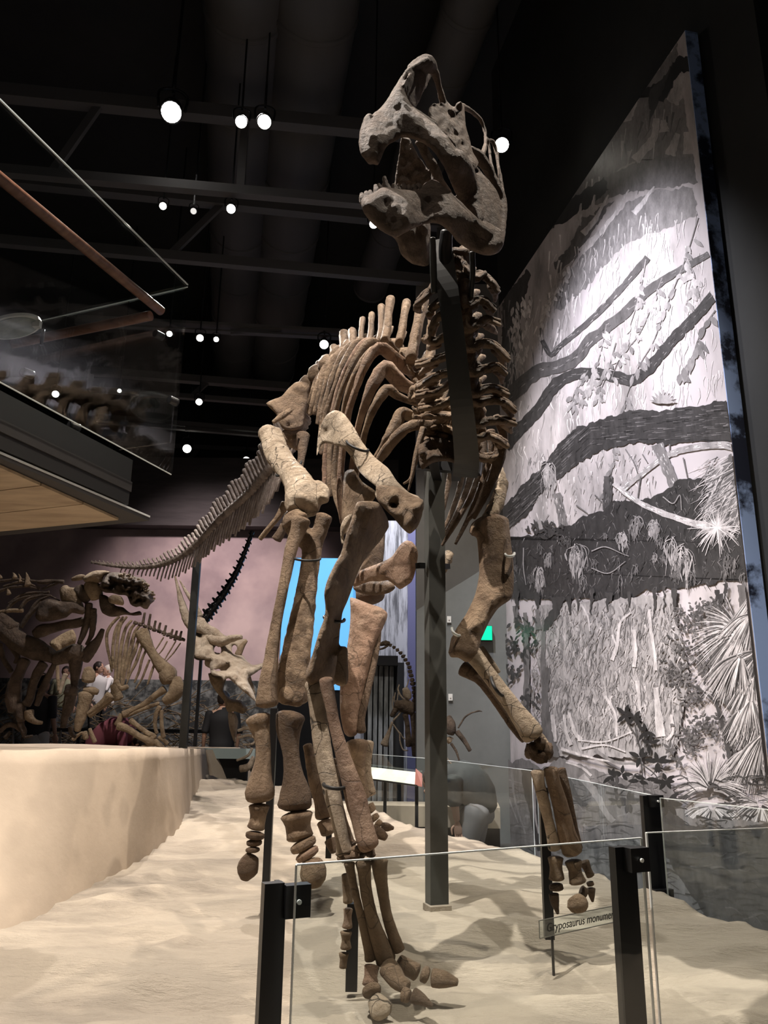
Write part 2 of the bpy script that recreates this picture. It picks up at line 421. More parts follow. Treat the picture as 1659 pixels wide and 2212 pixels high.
# ================================================================ SAND PLATFORM
m_sand = mat('sculpted_sand', (.5, .42, .33), .85, spec=.2)
nz(m_sand, (.22, .188, .152), (.49, .42, .335), 1.7, 12, .34, .6, .9, 4.5, stretch=(.55, 1.6, 1), c3=(.40, .345, .275), s3=1.1, bdist=.06)
xr_ = np.array([(.3, 1.95), (2.0, 1.95), (3.8, 1.73), (4.8, 1.24), (6.5, .10), (8.5, -1.4), (10, -2.6)])
zs_ = np.array([(0, -.02), (3, 0), (4.5, .09), (5.6, .15), (6.5, .2), (8, .31), (10.5, .33)])
def xr(y): return float(np.interp(y, xr_[:, 0], xr_[:, 1]))
def zs(x, y):
    z = float(np.interp(y, zs_[:, 0], zs_[:, 1]))
    q = Vector((x*.8+y*.25, y*2.3-x*.5, 0))
    n = noise.noise(q*.9)*.5+noise.noise(q*2.1+Vector((3, 0, 0)))*.28+noise.noise(q*4.5)*.12+.05*noise.noise(q*10)
    rg = 1-abs(noise.noise(Vector((x*1.1+y*.3, y*3.2-x*.9, 5))))*2
    rg2 = 1-abs(noise.noise(Vector((x*2.3+y*.5, y*6-x*1.6, 9))))*2
    return z+.085*n+.045*max(0, rg-.5)+.02*max(0, rg2-.6)
v = []; f = []; NY, NX = 260, 150
ys = [.35+9.6*(j/(NY-1))**1.35 for j in range(NY)]
for j, y in enumerate(ys):
    R_ = xr(y)+.05*noise.noise(Vector((y*1.7, 0, 3))); L_ = -3.6 if y < 6 else -3.6
    if R_ < L_+.6: R_ = L_+.6
    for i in range(NX):
        x = L_+(R_-L_)*i/(NX-1); v.append((x, y, zs(x, y)))
for j in range(NY-1):
    for i in range(NX-1): a = j*NX+i; f.append((a, a+1, a+1+NX, a+NX))
# skirts
base = len(v); per = [j*NX+NX-1 for j in range(NY)]
for k in per: v.append((v[k][0]+.02, v[k][1], FZ))
for k in range(NY-1): f.append((per[k], base+k, base+k+1, per[k+1]))
b2 = len(v); top = [(NY-1)*NX+i for i in range(NX)]
for k in top: v.append((v[k][0], v[k][1]+.02, FZ))
for k in range(NX-1): f.append((top[k+1], top[k], b2+k, b2+k+1))
b3 = len(v)
for i in range(NX): v.append((v[i][0], v[i][1], FZ))
for k in range(NX-1): f.append((k, b3+k, b3+k+1, k+1))
ground = obj('sand_platform', v, f, m_sand); tag(ground, 'rippled sand-coloured display platform under the large skeleton', 'platform', kind='structure')
# small ridge and hollow
def SZ(x, y): return zs(x, y)

# raised block at the left
m_block = mat('block_plaster', (.58, .47, .36), .8, spec=.2); nz(m_block, (.40, .325, .25), (.50, .41, .32), 2.0, 6, .3, .7, .12, 30)
top_l = [(-1.50, 5.30, .76), (-1.62, 4.9, .765), (-1.78, 4.55, .77), (-2.1, 4.25, .775), (-2.7, 3.9, .78), (-3.6, 3.5, .78)]
bot_l = [(-1.36, 5.78, 0), (-1.40, 5.0, 0), (-1.48, 4.2, 0), (-1.515, 3.4, 0), (-1.72, 2.7, 0), (-2.4, 2.0, 0)]
v = []; f = []; n = 48; K = 14
TL = catmull([(-2.1, 9.6, .60), (-1.72, 7.2, .69)]+top_l, n); BL = catmull([(-1.95, 9.8, 0), (-1.6, 7.4, 0)]+bot_l, n)
for i in range(n):
    t = Vector(TL[i]); b = Vector(BL[i]); b.z = -.2
    t.z += .012*noise.noise(Vector((i*.6, 0, 0)))
    for k in range(K):
        u = k/(K-1); p = t.lerp(b, u); p.x += .02*noise.noise(p*3)*math.sin(u*3.14); p.y += -.03*math.sin(u*3.1)*.3
        v.append(p)
for i in range(n-1):
    for k in range(K-1): a = i*K+k; f.append((a, a+K, a+K+1, a+1))
# top surface fan to the left
ts = len(v); NTx = 16
for i in range(n):
    t = Vector(v[i*K])
    for k in range(1, NTx):
        u = (k/(NTx-1))**1.4; p = Vector((t.x+(-6.5-t.x)*u, t.y+.6*u, t.z+.03*noise.noise(Vector((t.x+(-6.5-t.x)*u, t.y*2, 0)))*min(1, k))); v.append(p)
def tid(i, k): return i*K if k == 0 else ts+i*(NTx-1)+k-1
for i in range(n-1):
    for k in range(NTx-1): f.append((tid(i, k), tid(i, k+1), tid(i+1, k+1), tid(i+1, k)))
block = obj('raised_plinth', v, f, m_block); tag(block, 'tall cream plaster plinth with sloping sides at the left', 'plinth', kind='structure')
# low bright platform beyond the tail post
mb = MB(); q = [PY(395, 1622, 9.4), PY(445, 1622, 9.4), PY(478, 1694, 8.9), PY(395, 1700, 8.9)]
zt = q[0].z
a1, a2 = PZ(300, 1617, zt), PZ(442, 1619, zt); 
mb.add([(-3.2, 9.7, zt), (-2.1, 9.7, zt), (-1.9, 10.8, zt), (-3.4, 10.8, zt), (-3.2, 9.5, FZ), (-1.75, 9.4, FZ), (-1.5, 11, FZ), (-3.4, 11, FZ)], [(0, 1, 2, 3), (4, 5, 1, 0), (5, 6, 2, 1), (6, 7, 3, 2), (7, 4, 0, 3), (7, 6, 5, 4)])
tag(mb.build('low_plinth', m_block), 'small low cream plinth beyond the tail post', 'plinth', kind='structure')

# ================================================================ CEILING DUCTS, TRUSSES
def m_faint(n, c): return mat(n, c, .7)
m_duct = m_faint('duct_grey', (.07, .068, .068)); m_truss = m_faint('truss_grey', (.075, .072, .072))
def ceilpt(px, py, z): return PZ(px, py, z)
for k, (xa, ya, xb, yb, r) in enumerate([(530, 20, 505, 800, .45), (680, 20, 588, 800, .48), (1010, 20, 800, 620, .3)]):
    p = PZ(xa, ya, 8.6); q = PZ(xb, yb, 8.6)
    d = (q-p).normalized(); q = p+d*min((q-p).length, 14)
    mb = MB(); mb.tube([p-d*2, p, p.lerp(q, .5), q], r, 24)
    for s in range(8):
        c_ = p.lerp(q, s/7); mb.tube([c_-d*.03, c_+d*.03], r*1.04, 24)
    o = mb.build('ceiling_duct', m_duct, None, True); tag(o, ['leftmost of the three large round ceiling ducts', 'middle of the three round ceiling ducts, above the tail', 'rightmost round ceiling duct, above the skull'][k], 'duct')
def truss(z, xa, ya, xb, yb, depth, label, webs, th=.11):
    a = PZ(xa, ya, z); b = PZ(xb, yb, z); d = (b-a).normalized(); a = a-d*1.5; b = b+d*.2
    root = thing('roof_truss', (a+b)/2, label, 'truss')
    MB().bar(a, b, .10, th).build('bottom_chord', m_truss, root)
    up = Vector((0, 0, depth)); MB().bar(a+up, b+up, .14, th*1.5).build('top_chord', m_truss, root)
    L = (b-a).length
    n = max(2, int(L/webs))
    for i in range(n+1):
        s = a+(b-a)*(i/n); e = s+up
        if i % 2: e = e+d*webs*.25
        MB().bar(s, e, .09, .05, (0, 1, 0)).build('web', m_truss, root)
truss(6.6, 0, 368, 870, 445, 1.0, 'near dark steel roof truss behind the skull and the bright spotlight', 1.7)
truss(6.6, 0, 520, 920, 605, .9, 'second dark steel roof truss, below the pair of small spotlights', 2.6, .13)
truss(6.6, 380, 855, 600, 872, .35, 'farthest pipe truss left of the raised hip bone', 1.2, .09)
truss(6.6, 380, 1005, 540, 1012, .45, 'lowest far truss above the tail', 1.2, .07)
truss(6.6, 390, 712, 790, 733, .1, 'thin dark lighting rail behind the rib cage', 3, .03)
truss(6.6, 380, 925, 560, 940, .1, 'thin far beam between two far trusses', 3, .06)

# ================================================================ SPOTLIGHTS (fixtures)
m_lens = mat('lit_lens', (1, 1, 1), .3, emit=(1, .95, .84), es=14)
m_lens2 = mat('bright_lens', (1, 1, 1), .3, emit=(1, .94, .9), es=60)
m_dim = mat('dim_lens', (.5, .5, .48), .3, emit=(1, .97, .92), es=.8)
def fixture(px, py, dpx, label, z=6.4, Y=None, lens=None, grp=None):
    p = PZ(px, py, z) if Y is None else PY(px, py, Y)
    t = (p-CO).length/ray(px, py).length; r = dpx*t/2
    d = ((CO-p).normalized()+Vector((0, -.05, -.25))).normalized()
    root = thing('spotlight', p, label, 'spotlight', grp)
    X = d.cross(Vector((0, 0, 1))).normalized(); Z = X.cross(d)
    MB().tube([p-d*r*3.4, p-d*r*3, p-d*.4*r, p+d*.1*r], [r*.7, r*1.05, r*1.15, r*1.2], 14).build('housing', M['black'], root, True)
    MB().ell(p+d*.12*r, (r, r*.28, r), 16, 8, 0, (X, d, Z)).build('lens', lens or m_lens, root, True)
    y = MB(); y.tube([p-d*r*2-X*r*1.35, p-d*r*2-X*r*1.4+Vector((0, 0, r*2)), p-d*r*2+Vector((0, 0, r*2.6)), p-d*r*2+X*r*1.4+Vector((0, 0, r*2)), p-d*r*2+X*r*1.35], r*.15, 6)
    y.tube([p-d*r*2+Vector((0, 0, r*2.4)), p-d*r*2+Vector((0, 0, r*7))], r*.2, 6)
    y.build('yoke', M['black'], root, True)
    q = p-d*r*2; MB().box((q.x, q.y, (q.z+r*2+9.72)/2), (.018, .018, 9.72-q.z-r*2)).build('drop_rod', M['black'], root)
    return root
fixture(370, 242, 42, 'largest and brightest ceiling spotlight above the balcony', 7.2, lens=m_lens2)
fixture(521, 263, 25, 'left one of the pair of small spotlights on the near truss', 7.0)
fixture(571, 263, 29, 'right one of the pair of small spotlights on the near truss', 7.0)
fixture(352, 445, 15, 'small spotlight just under the truss, left of the dim lamp')
fixture(418, 456, 13, 'unlit dim lamp between two small spotlights', lens=m_dim)
fixture(499, 451, 19, 'small spotlight just under the truss, right of the dim lamp')
fixture(1084, 313, 30, 'ceiling spotlight just right of the skull', 6.6)
fixture(807, 484, 18, 'ceiling spotlight under the teeth of the lower jaw')
fixture(432, 730, 15, 'small spotlight right of the balcony glass, beside a tilted lamp')
fixture(467, 733, 11, 'tiny tilted spotlight right of the balcony glass')
fixture(700, 744, 19, 'small spotlight left of the tall back spines')
fixture(430, 868, 14, 'small spotlight on the far pipe truss')
fixture(404, 969, 18, 'low far spotlight beside the balcony glass corner')
fixture(532, 995, 17, 'small far lamp just above the tail spines')
fixture(366, 721, 12, 'small spotlight standing in for a reflection in the corner of the balcony glass')  # reflected light in the glass, built as a solid lamp
fixture(120, 851, 14, 'small spotlight seen low through the left balcony glass')
fixture(258, 844, 8, 'tiny spotlight seen through the middle of the balcony glass')

# ================================================================ BALCONY
ZT = 4.22; 
pc_t = PY(410, 615, 5.3); pc_b = PY(365, 1025, 5.3); ZT = pc_t.z; ZB = pc_b.z; cx, cy = (pc_t.x+pc_b.x)/2, 5.3
Fn = PZ(0, 215, ZT); Fd = (Vector((Fn.x, Fn.y, 0))-Vector((cx, cy, 0))).normalized()
Bn = PZ(80, 690, ZT); Bd = (Vector((Bn.x, Bn.y, 0))-Vector((cx, cy, 0))).normalized()
corner = Vector((cx, cy, 0))
m_wood = nz(mat('handrail_wood', (.22, .09, .055), .4), (.17, .07, .042), (.30, .14, .09), 3, stretch=(1, 6, 1))
bal = thing('balcony', (cx, cy, ZB), 'dark upper-floor balcony with glass balustrade at the left', 'balcony')
def pane(name, a, b, z0, z1, th, parent, m=None):
    a = Vector(a); b = Vector(b); d = (b-a).normalized(); n = Vector((-d.y, d.x, 0))*th/2
    mb = MB(); pts = [a-n, b-n, b+n, a+n]
    mb.prism([(p.x, p.y) for p in pts], z0, z1)
    o = mb.build(name, m or M['pane'], parent)
    return o
def edge_line(a, b, r, parent, name='glass_edge'):
    return MB().bar(a, b, r*.55, r*.55).build(name, M['glass_edge'], parent)
g1 = pane('glass_panel', corner, corner+Fd*3.6, ZB, ZT, .02, bal)
edge_line((cx, cy, ZB), (cx, cy, ZT), .016, g1)
edge_line((cx, cy, ZT), tuple(corner+Fd*3.6+Vector((0, 0, ZT))), .016, g1)
edge_line((cx, cy, ZB), tuple(corner+Fd*3.6+Vector((0, 0, ZB))), .012, g1)
g2 = pane('glass_panel', corner+Bd*.03, corner+Bd*2.2, ZB+.25, ZT, .02, bal)
edge_line(tuple(corner+Vector((0, 0, ZT-.02))), tuple(corner+Bd*2.2+Vector((0, 0, ZT-.02))), .013, g2)
g3 = pane('glass_panel', corner+Bd*2.24, corner+Bd*5, ZB+.25, ZT, .02, bal)
edge_line(tuple(corner+Bd*2.22+Vector((0, 0, ZB+.2))), tuple(corner+Bd*2.22+Vector((0, 0, ZT))), .012, g3)
inn = (Fd+Bd)
zr = PY(355, 675, 5.2).z
r1a = corner+inn*.12; r1a.z = 0
hz = Vector((0, 0, zr))
ra = PZ(348, 672, zr); rb = PZ(0, 385, zr); d_ = (rb-ra); rail = MB().tube([ra, ra+d_*.5, ra+d_*1.3], .035, 14).build('handrail', m_wood, bal, True)
rc = PZ(325, 682, zr); rd = PZ(75, 733, zr); MB().tube([rc, rc.lerp(rd, .5), rd+(rd-rc)*.2], .038, 14).build('handrail', m_wood, bal, True)
for px, py in ((343, 724), (374, 866), (60, 806), (160, 922)):
    p = PY(px, py, 5.1 if px > 300 else 4.6); MB().tube([p-Vector((.02, .03, 0)), p+Vector((.02, .03, 0))], .028, 12).build('glass_clamp', M['black'], bal, True)
# slab : fascia and soffit
m_fas = mat('fascia_black', (.006, .006, .006), .6); m_fas2 = mat('fascia_grey', (.028, .025, .024), .6)
sc = PZ(285, 1085, ZB-.16); zf = ZB-.16
fz0 = PY(285, 1090, 5.05).z; zl = PY(320, 1125, 5.25).z
co = PY(285, 1015, 5.05); f0 = Vector((co.x, co.y, 0))
mb = MB()
zt_, zb_ = ZB+.02, PY(285, 1090, co.y).z
P4 = [f0, f0+Fd*4, f0+Fd*4+Bd*5, f0+Bd*5]
mb.prism([(p.x, p.y) for p in P4], zb_, zt_); mb.build('slab', m_fas, bal)
m2 = MB(); off = Vector((0, 0, 0)); P5 = [f0-inn*.0+Vector((.012, 0, 0)), f0+Fd*4+Vector((.012, 0, 0)), f0+Fd*4+Bd*.02, f0+Bd*.05]
m2.prism([(p.x, p.y) for p in P5], zb_+.09, zb_+.16); m2.build('fascia_band', m_fas2, bal)
tp = PY(322, 1125, 5.32); t0 = Vector((tp.x, tp.y, 0)); zb2 = tp.z
P6 = [t0, t0+Fd*4.2, t0+Fd*4.2+Bd*5, t0+Bd*5]
MB().prism([(p.x, p.y) for p in P6], zb2, zb2+.03).build('soffit_trim', m_fas2, bal)
MB().bar(tuple(t0+Vector((0, 0, zb2+.03))), tuple(t0+Fd*4.2+Vector((0, 0, zb2+.03))), .012, .012).build('trim_edge', M['glass_edge'], bal)
m_ply = nz(mat('soffit_plywood', (.42, .32, .20), .6), (.34, .25, .16), (.50, .39, .26), 2.2, stretch=(1, 4, 1))
w0 = PZ(256, 1121, zb2-.012); W0 = Vector((w0.x, w0.y, 0)); e1 = PZ(0, 1007, zb2-.012); e2 = PZ(0, 1146, zb2-.012)
Fd2 = (Vector((e1.x, e1.y, 0))-W0).normalized(); Bd2 = (Vector((e2.x, e2.y, 0))-W0).normalized()
for i in range(6):
    for j in range(3):
        a = W0+Fd2*(.02+j*1.3)+Bd2*(i*.34)
        # parallel boards running along the back edge
    a0 = W0+Fd2*(i*.42); a1 = W0+Fd2*(i*.42+.41)
    q = [a0, a1, a1+Bd2*4, a0+Bd2*4]
    MB().prism([(p.x, p.y) for p in q], zb2-.02, zb2-.003).build('soffit_board', m_ply, bal)
# round table on the balcony
tb = PY(30, 708, 4.9)
ft = thing('round_sign_disc', tb, 'pale round disc panel with a bright rim at the far left on the balcony', 'sign')
ax = (Vector((1, 0, .34)).normalized(), Vector((-.1, 1, .15)).normalized(), Vector((-.3, -.1, 1)).normalized())
mb = MB(); X, Y_, Z_ = ax
def disc(r, h, off):
    v = []; n = 40
    for s in (0, 1):
        for k in range(n): v.append(tb+Z_*(off+h*s)+X*r*math.cos(k*math.tau/n)+Y_*r*math.sin(k*math.tau/n)*1.0)
    return v, [tuple(range(n))[::-1], tuple(range(n, 2*n))]+[(k, (k+1) % n, (k+1) % n+n, k+n) for k in range(n)]
MB().add(*disc(.19, .02, 0)).build('rim', M_white, ft); MB().add(*disc(.165, .006, -.007)).build('face', nz(mat('disc_green', (.25, .28, .25), .6), (.2, .23, .2), (.34, .37, .33), 8), ft)
MB().box(tb+Vector((.16, 0, .03)), (.05, .04, .05)).build('lamp_head', M_white, ft)
MB().tube([tb+Vector((.2, .02, .0)), tb+Vector((.2, .02, -.12))], .012, 8).build('stem', M['black'], ft, True)
# ================================================================ BLUE SCREEN, WATERFALL GRAPHIC
m_blue = mat('lit_blue_screen', (.1, .35, .7), .5, emit=(.16, .50, .95), es=.85)
Yb = 13.0
a = PY(614, 1205, Yb); b = PY(778, 1500, Yb); xr2 = PY(778, 1205, Yb)
sc_ = thing('blue_screen', ((a.x+xr2.x)/2, Yb, FZ), 'tall glowing light-blue screen behind the hind legs', 'screen')
zb_ = PY(700, 1492, Yb).z
MB().box(((a.x+xr2.x)/2, Yb, (a.z+FZ)/2), (xr2.x-a.x, .08, a.z-FZ)).build('frame', M['black'], sc_)
MB().box(((a.x+xr2.x)/2, Yb-.05, (a.z+zb_)/2), (xr2.x-a.x-.02, .02, a.z-zb_-.02)).build('lit_face', m_blue, sc_)
m_wf = mat('waterfall_print', (.7, .7, .75), .5); nz(m_wf, (.16, .16, .18), (.72, .72, .78), 3.0, 8, .38, .55, stretch=(5, 1, .5))
p1 = PY(775, 1125, Yb-.3); p2 = PY(882, 1125, Yb-.3)
wfz = thing('waterfall_panel', ((p1.x+p2.x)/2, Yb-.3, FZ), 'tall pale waterfall graphic panel left of the steel post', 'panel')
MB().box(((p1.x+p2.x)/2, Yb-.3, (p1.z+FZ)/2), (p2.x-p1.x, .06, p1.z-FZ)).build('print', m_wf, wfz)
p3 = PY(881, 1125, Yb-.4); p4 = PY(935, 1125, Yb-.4)
MB().box(((p3.x+p4.x)/2, Yb-.4, (p3.z+FZ)/2), (p4.x-p3.x, .1, p3.z-FZ)).build('side_strip', mat('mauve_strip', (.22, .22, .42), .6), wfz)
# dark slatted booth in front of it
bx = thing('slatted_booth', PY(828, 1560, 11.5), 'dark slatted booth with a flat roof left of the small skeleton', 'booth')
a = PY(795, 1428, 11.5); b = PY(852, 1428, 11.5); 
MB().box(((a.x+b.x)/2, 11.6, a.z), (b.x-a.x+.1, .5, .14)).build('roof', M['black'], bx)
ms = nz(mat('booth_grey', (.2, .21, .22), .6), (.10, .105, .11), (.38, .40, .42), 4, stretch=(3, 1, .5))
for i in range(5):
    x = a.x+(b.x-a.x)*(i+.5)/5; MB().box((x, 11.55, (a.z+FZ)/2), ((b.x-a.x)/5*.75, .06, a.z-FZ)).build('slat', ms, bx)
MB().box(((a.x+b.x)/2+.05, 11.75, (a.z+FZ)/2), (b.x-a.x+.2, .04, a.z-FZ)).build('back_board', mat('booth_back', (.03, .03, .033), .6), bx)
x_ = PY(795, 1500, 11.5).x-.08
for k in range(3):
    zz = PY(795, 1470+38*k, 11.5).z; MB().box((x_-.12, 11.6, zz), (.35, .04, .02)).build('cross_rail', M['black'], bx)
# ================================================================ MURAL
# flat painted panel (thin stacked shapes = the print), traced on the wall plane
def PM(px, py, off=0):
    r = ray(px, py); # plane through A0 with normal NM
    t = ((A0-CO).dot(NM)+off)/r.dot(NM); return CO+r*t
mural = thing('forest_mural', (A0+DM*2+Vector((0, 0, FZ))), 'huge black-and-white forest mural panel on the right wall', 'mural')
zM = PM(1470, 80).z
q = [A0, A0+DM*4.05, A0+DM*4.05+NM*.1, A0+NM*.1]
m_mur = mat('mural_print', (.6, .55, .55), .42, spec=.5)
nz(m_mur, (.27, .25, .25), (.60, .55, .56), 3.0, 12, .38, .62, stretch=(1, 1, .45), c3=(.60, .55, .57), s3=1.1)
MB().prism([(p.x, p.y) for p in q], FZ, zM).build('panel', m_mur, mural)
# blue return edge of the panel
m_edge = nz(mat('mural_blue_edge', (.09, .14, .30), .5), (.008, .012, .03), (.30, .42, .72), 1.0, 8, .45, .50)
e = A0-DM*.004
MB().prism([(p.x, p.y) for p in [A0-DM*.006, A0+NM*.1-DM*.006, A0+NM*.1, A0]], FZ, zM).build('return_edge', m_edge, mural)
LAY = {}
class Paint:
    def __init__(s): s.v = []; s.f = []; s.c = []; s.k = 0
    def poly(s, pts, col, rough=4):
        """closed polygon in photo pixels, triangulated"""
        s.k += 1; off = -(.0006+s.k*.0000035)
        if rough:
            out = []
            for i in range(len(pts)):
                (x0, y0), (x1, y1) = pts[i], pts[(i+1) % len(pts)]; n = max(1, int(math.hypot(x1-x0, y1-y0)/4))
                for j in range(n):
                    x = x0+(x1-x0)*j/n; y = y0+(y1-y0)*j/n; q = Vector((x*.11, y*.11, 0)); q2 = Vector((x*.03, y*.03, 3))
                    out.append((x+rough*(noise.noise(q)+.8*noise.noise(q2)), y+rough*1.6*(noise.noise(q+Vector((5, 5, 5)))+.8*noise.noise(q2*1.3))))
            pts = out
        P = [Vector((x, y)) for x, y in pts]
        tr = geometry.tessellate_polygon([[Vector((p.x, p.y, 0)) for p in P]])
        n = len(s.v)
        s.v += [PM(p.x, p.y, off) for p in P]
        for t in tr:
            a, b, c_ = [P[i] for i in t]
            if (b-a).cross(c_-a) < 0: t = (t[0], t[2], t[1])
            s.f.append(tuple(n+i for i in reversed(t))); s.c.append(col)
    def stroke(s, pts, w, col, w2=None, n=None, wob=0):
        w2 = w if w2 is None else w2
        if n is None: n = max(4, len(pts)*5)
        A = catmull([(p[0], p[1], 0) for p in pts], n); L = []; R = []; so = random.random()*99
        for i in range(n):
            d = A[min(i+1, n-1)]-A[max(i-1, 0)]; l = math.hypot(d[0], d[1])+1e-6; nx, ny = -d[1]/l, d[0]/l
            ww = (w+(w2-w)*i/(n-1))/2
            k1 = 1+wob*noise.noise(Vector((i*.55, so, 0))); k2 = 1+wob*noise.noise(Vector((i*.55, so, 7)))
            L.append((A[i][0]+nx*ww*k1, A[i][1]+ny*ww*k1)); R.append((A[i][0]-nx*ww*k2, A[i][1]-ny*ww*k2))
        s.k += 1; off = -(.0006+s.k*.0000035); b = len(s.v)
        for l, r in zip(L, R): s.v.append(PM(*l, off)); s.v.append(PM(*r, off))
        for i in range(n-1): a = b+2*i; s.f.append((a, a+1, a+3, a+2)); s.c.append(col)
    def leaf(s, x, y, L, W, ang, col):
        d = (math.cos(ang), math.sin(ang)); nn = (-d[1], d[0])
        pts = [(0, 0), (.25, .42), (.55, .5), (.85, .25), (1, 0), (.85, -.25), (.55, -.5), (.25, -.42)]
        s.poly([(x+d[0]*L*a+nn[0]*W*b, y+d[1]*L*a+nn[1]*W*b) for a, b in pts], col, 0)
    def build(s, name, m):
        o = obj(name, s.v, s.f, m, mural, False)
        at = o.data.color_attributes.new('print', 'FLOAT_COLOR', 'CORNER'); i = 0; buf = []
        for f_, c_ in zip(s.f, s.c): buf += [c_[0], c_[1], c_[2], 1]*len(f_)
        at.data.foreach_set('color', buf); o['kind'] = 'stuff'; return o
rnd = random.Random(11)
def g(v, j=0): v = v*(1+rnd.uniform(-j, j)); return (v, v*.94, v*.95)
def c4(L): return [(1050+.367*x, 50+.367*y) for x, y in L]
def c5(L): return [(1050+.367*x, 750+.367*y) for x, y in L]
def c6(L): return [(1050+.367*x, 1250+.367*y) for x, y in L]
P = Paint()
# --- upper: canopy; its grey includes the light falling off towards the top
P.poly([(1462, 92), (1475, 200), (1497, 345), (1440, 350), (1375, 348), (1345, 358), (1300, 395), (1232, 425), (1360, 235)], g(.2))
for k in range(60):
    x = rnd.uniform(1260, 1480); y = rnd.uniform(200, 400)
    if x > 1232+(1465-1232)*(425-y)/330+6: P.stroke([(x, y), (x+rnd.uniform(-14, 4), y+rnd.uniform(20, 50))], rnd.uniform(2, 7), g(rnd.choice([.10, .3, .42]), .2), 1)
P.poly(c4([(1130, 190), (1200, 195), (1206, 280), (1150, 280), (1100, 360), (1040, 470), (950, 440), (890, 430), (960, 370), (1050, 320)]), g(.02))
P.poly(c4([(960, 400), (1060, 300), (1100, 230), (1060, 340), (1010, 480), (960, 560)]), g(.05))
P.poly(c4([(1140, 290), (1170, 290), (1165, 420), (1130, 490), (1060, 440)]), g(.4))
for L in ([(1000, 560), (990, 660), (880, 810)], [(1130, 650), (1080, 780)], [(1180, 640), (1190, 770)], [(880, 440), (830, 560)], [(1040, 570), (1050, 640)]):
    P.stroke(c4(L), 12, g(.42), 22, wob=.5)
P.poly(c4([(480, 1040), (620, 950), (830, 840), (1000, 790), (1215, 780), (1245, 940), (1000, 970), (780, 1010), (600, 1090), (380, 1210), (430, 1120)]), g(.16))  # dark trunk paled to grey: glare on the panel is painted in
P.poly(c4([(480, 1040), (620, 950), (700, 900), (720, 990), (600, 1090), (380, 1210), (430, 1120)]), g(.03))
P.poly(c4([(1215, 960), (1250, 1130), (1000, 1230), (840, 1290), (720, 1400), (620, 1520), (540, 1610), (440, 1690), (390, 1650), (460, 1500), (560, 1370), (700, 1210), (840, 1050), (1000, 990)]), g(.22))
P.poly(c4([(700, 1080), (760, 1040), (640, 1200), (540, 1370), (420, 1480), (400, 1420), (500, 1300), (560, 1150)]), g(.12))
for L, a in (([(840, 980), (760, 1120), (680, 1220), (560, 1350)], .55), ([(720, 1010), (640, 1160), (570, 1240)], .5), ([(990, 960), (920, 1060), (870, 1120)], .5), ([(640, 1010), (620, 1130)], .45), ([(560, 1060), (540, 1190)], .4)):
    P.stroke(c4(L), 3, g(a), 15, wob=.6)
for k in range(46):
    x = rnd.uniform(1120, 1240); y = rnd.uniform(500, 760)
    if y > 640-1.49*(x-1085)+25: P.stroke([(x, y), (x+rnd.uniform(-12, 6), y+rnd.uniform(18, 46))], rnd.uniform(2, 6), g(rnd.choice([.12, .25, .6, .7]), .2), 1, wob=.5)
# left dark trunk strip under the skull
P.poly(c4([(90, 1640), (240, 1450), (270, 1480), (230, 1600), (200, 1760), (170, 1900), (180, 2100), (150, 2180), (95, 2180)]), g(.07))
for k in range(70):
    x = rnd.uniform(1078, 1130); y = rnd.uniform(640, 860); P.stroke([(x, y), (x+rnd.uniform(-8, 4), y+rnd.uniform(14, 40))], rnd.uniform(1.2, 4), g(rnd.choice([.05, .3, .5]), .2), .8)
for k in range(40):
    x = rnd.uniform(1095, 1150); y = rnd.uniform(640, 780); P.leaf(x, y, rnd.uniform(14, 26), rnd.uniform(5, 8), 1.6+rnd.uniform(-.5, .4), g(rnd.choice([.6, .75, .7]), .1))
sky = [(1120, 640), (1300, 480), (1500, 430), (1530, 600), (1570, 860), (1320, 890), (1180, 1000), (1100, 1060), (1080, 800)]
def inside(x, y, poly): return inpoly(x, y, poly)
k = 0
while k < 520:
    x = rnd.uniform(1080, 1560); y = rnd.uniform(450, 1040)
    if inpoly(x, y, sky):
        k += 1; u = (x-1080)/480; P.stroke([(x, y), (x+rnd.uniform(-4, 4), y+rnd.uniform(8, 20)), (x+rnd.uniform(-8, 8), y+rnd.uniform(22, 46))], rnd.uniform(1.2, 4), g(rnd.choice([.40, .46, .62, .68]) if x < 1380 else rnd.choice([.52, .58]), .06), .5, n=5, wob=.5)
for k in range(300):
    x = rnd.uniform(1110, 1420); y = rnd.uniform(960, 1160); P.stroke([(x, y), (x+rnd.uniform(-6, 6), y+rnd.uniform(8, 20))], rnd.uniform(1.4, 4), g(rnd.choice([.3, .36, .5, .6]), .1), .6, n=4, wob=.5)
# branches
def branch(L, w, col=.04, w2=None):
    P.stroke(L, w, g(col), w2, n=len(L)*6, wob=.35)
    for i in range(len(L)*7):
        k = rnd.random()*(len(L)-1); a = int(k); u = k-a; x = L[a][0]*(1-u)+L[a+1][0]*u; y = L[a][1]*(1-u)+L[a+1][1]*u
        dx, dy = L[a+1][0]-L[a][0], L[a+1][1]-L[a][1]; l = math.hypot(dx, dy); s = rnd.uniform(.2, .6)*20/l; o_ = rnd.uniform(-.33, .33)*w
        P.stroke([(x-dy/l*o_, y+dx/l*o_), (x-dy/l*o_+dx*s, y+dx/l*o_+dy*s)], 1.6, g(rnd.choice([col*2.6, col*4, col*.4]), .2), .5, n=4)
branch([(1399, 556), (1329, 637), (1270, 696), (1211, 747), (1189, 766), (1171, 735)], 15, .09, 10)
branch([(1531, 549), (1417, 615), (1344, 681), (1278, 733), (1248, 769), (1211, 791), (1160, 802), (1123, 835), (1096, 862)], 13, .10, 34)
branch([(1541, 637), (1505, 681), (1454, 733), (1399, 799), (1362, 822), (1329, 813), (1270, 806), (1226, 814), (1192, 840), (1165, 882), (1120, 930), (1090, 965)], 22, .05, 26)
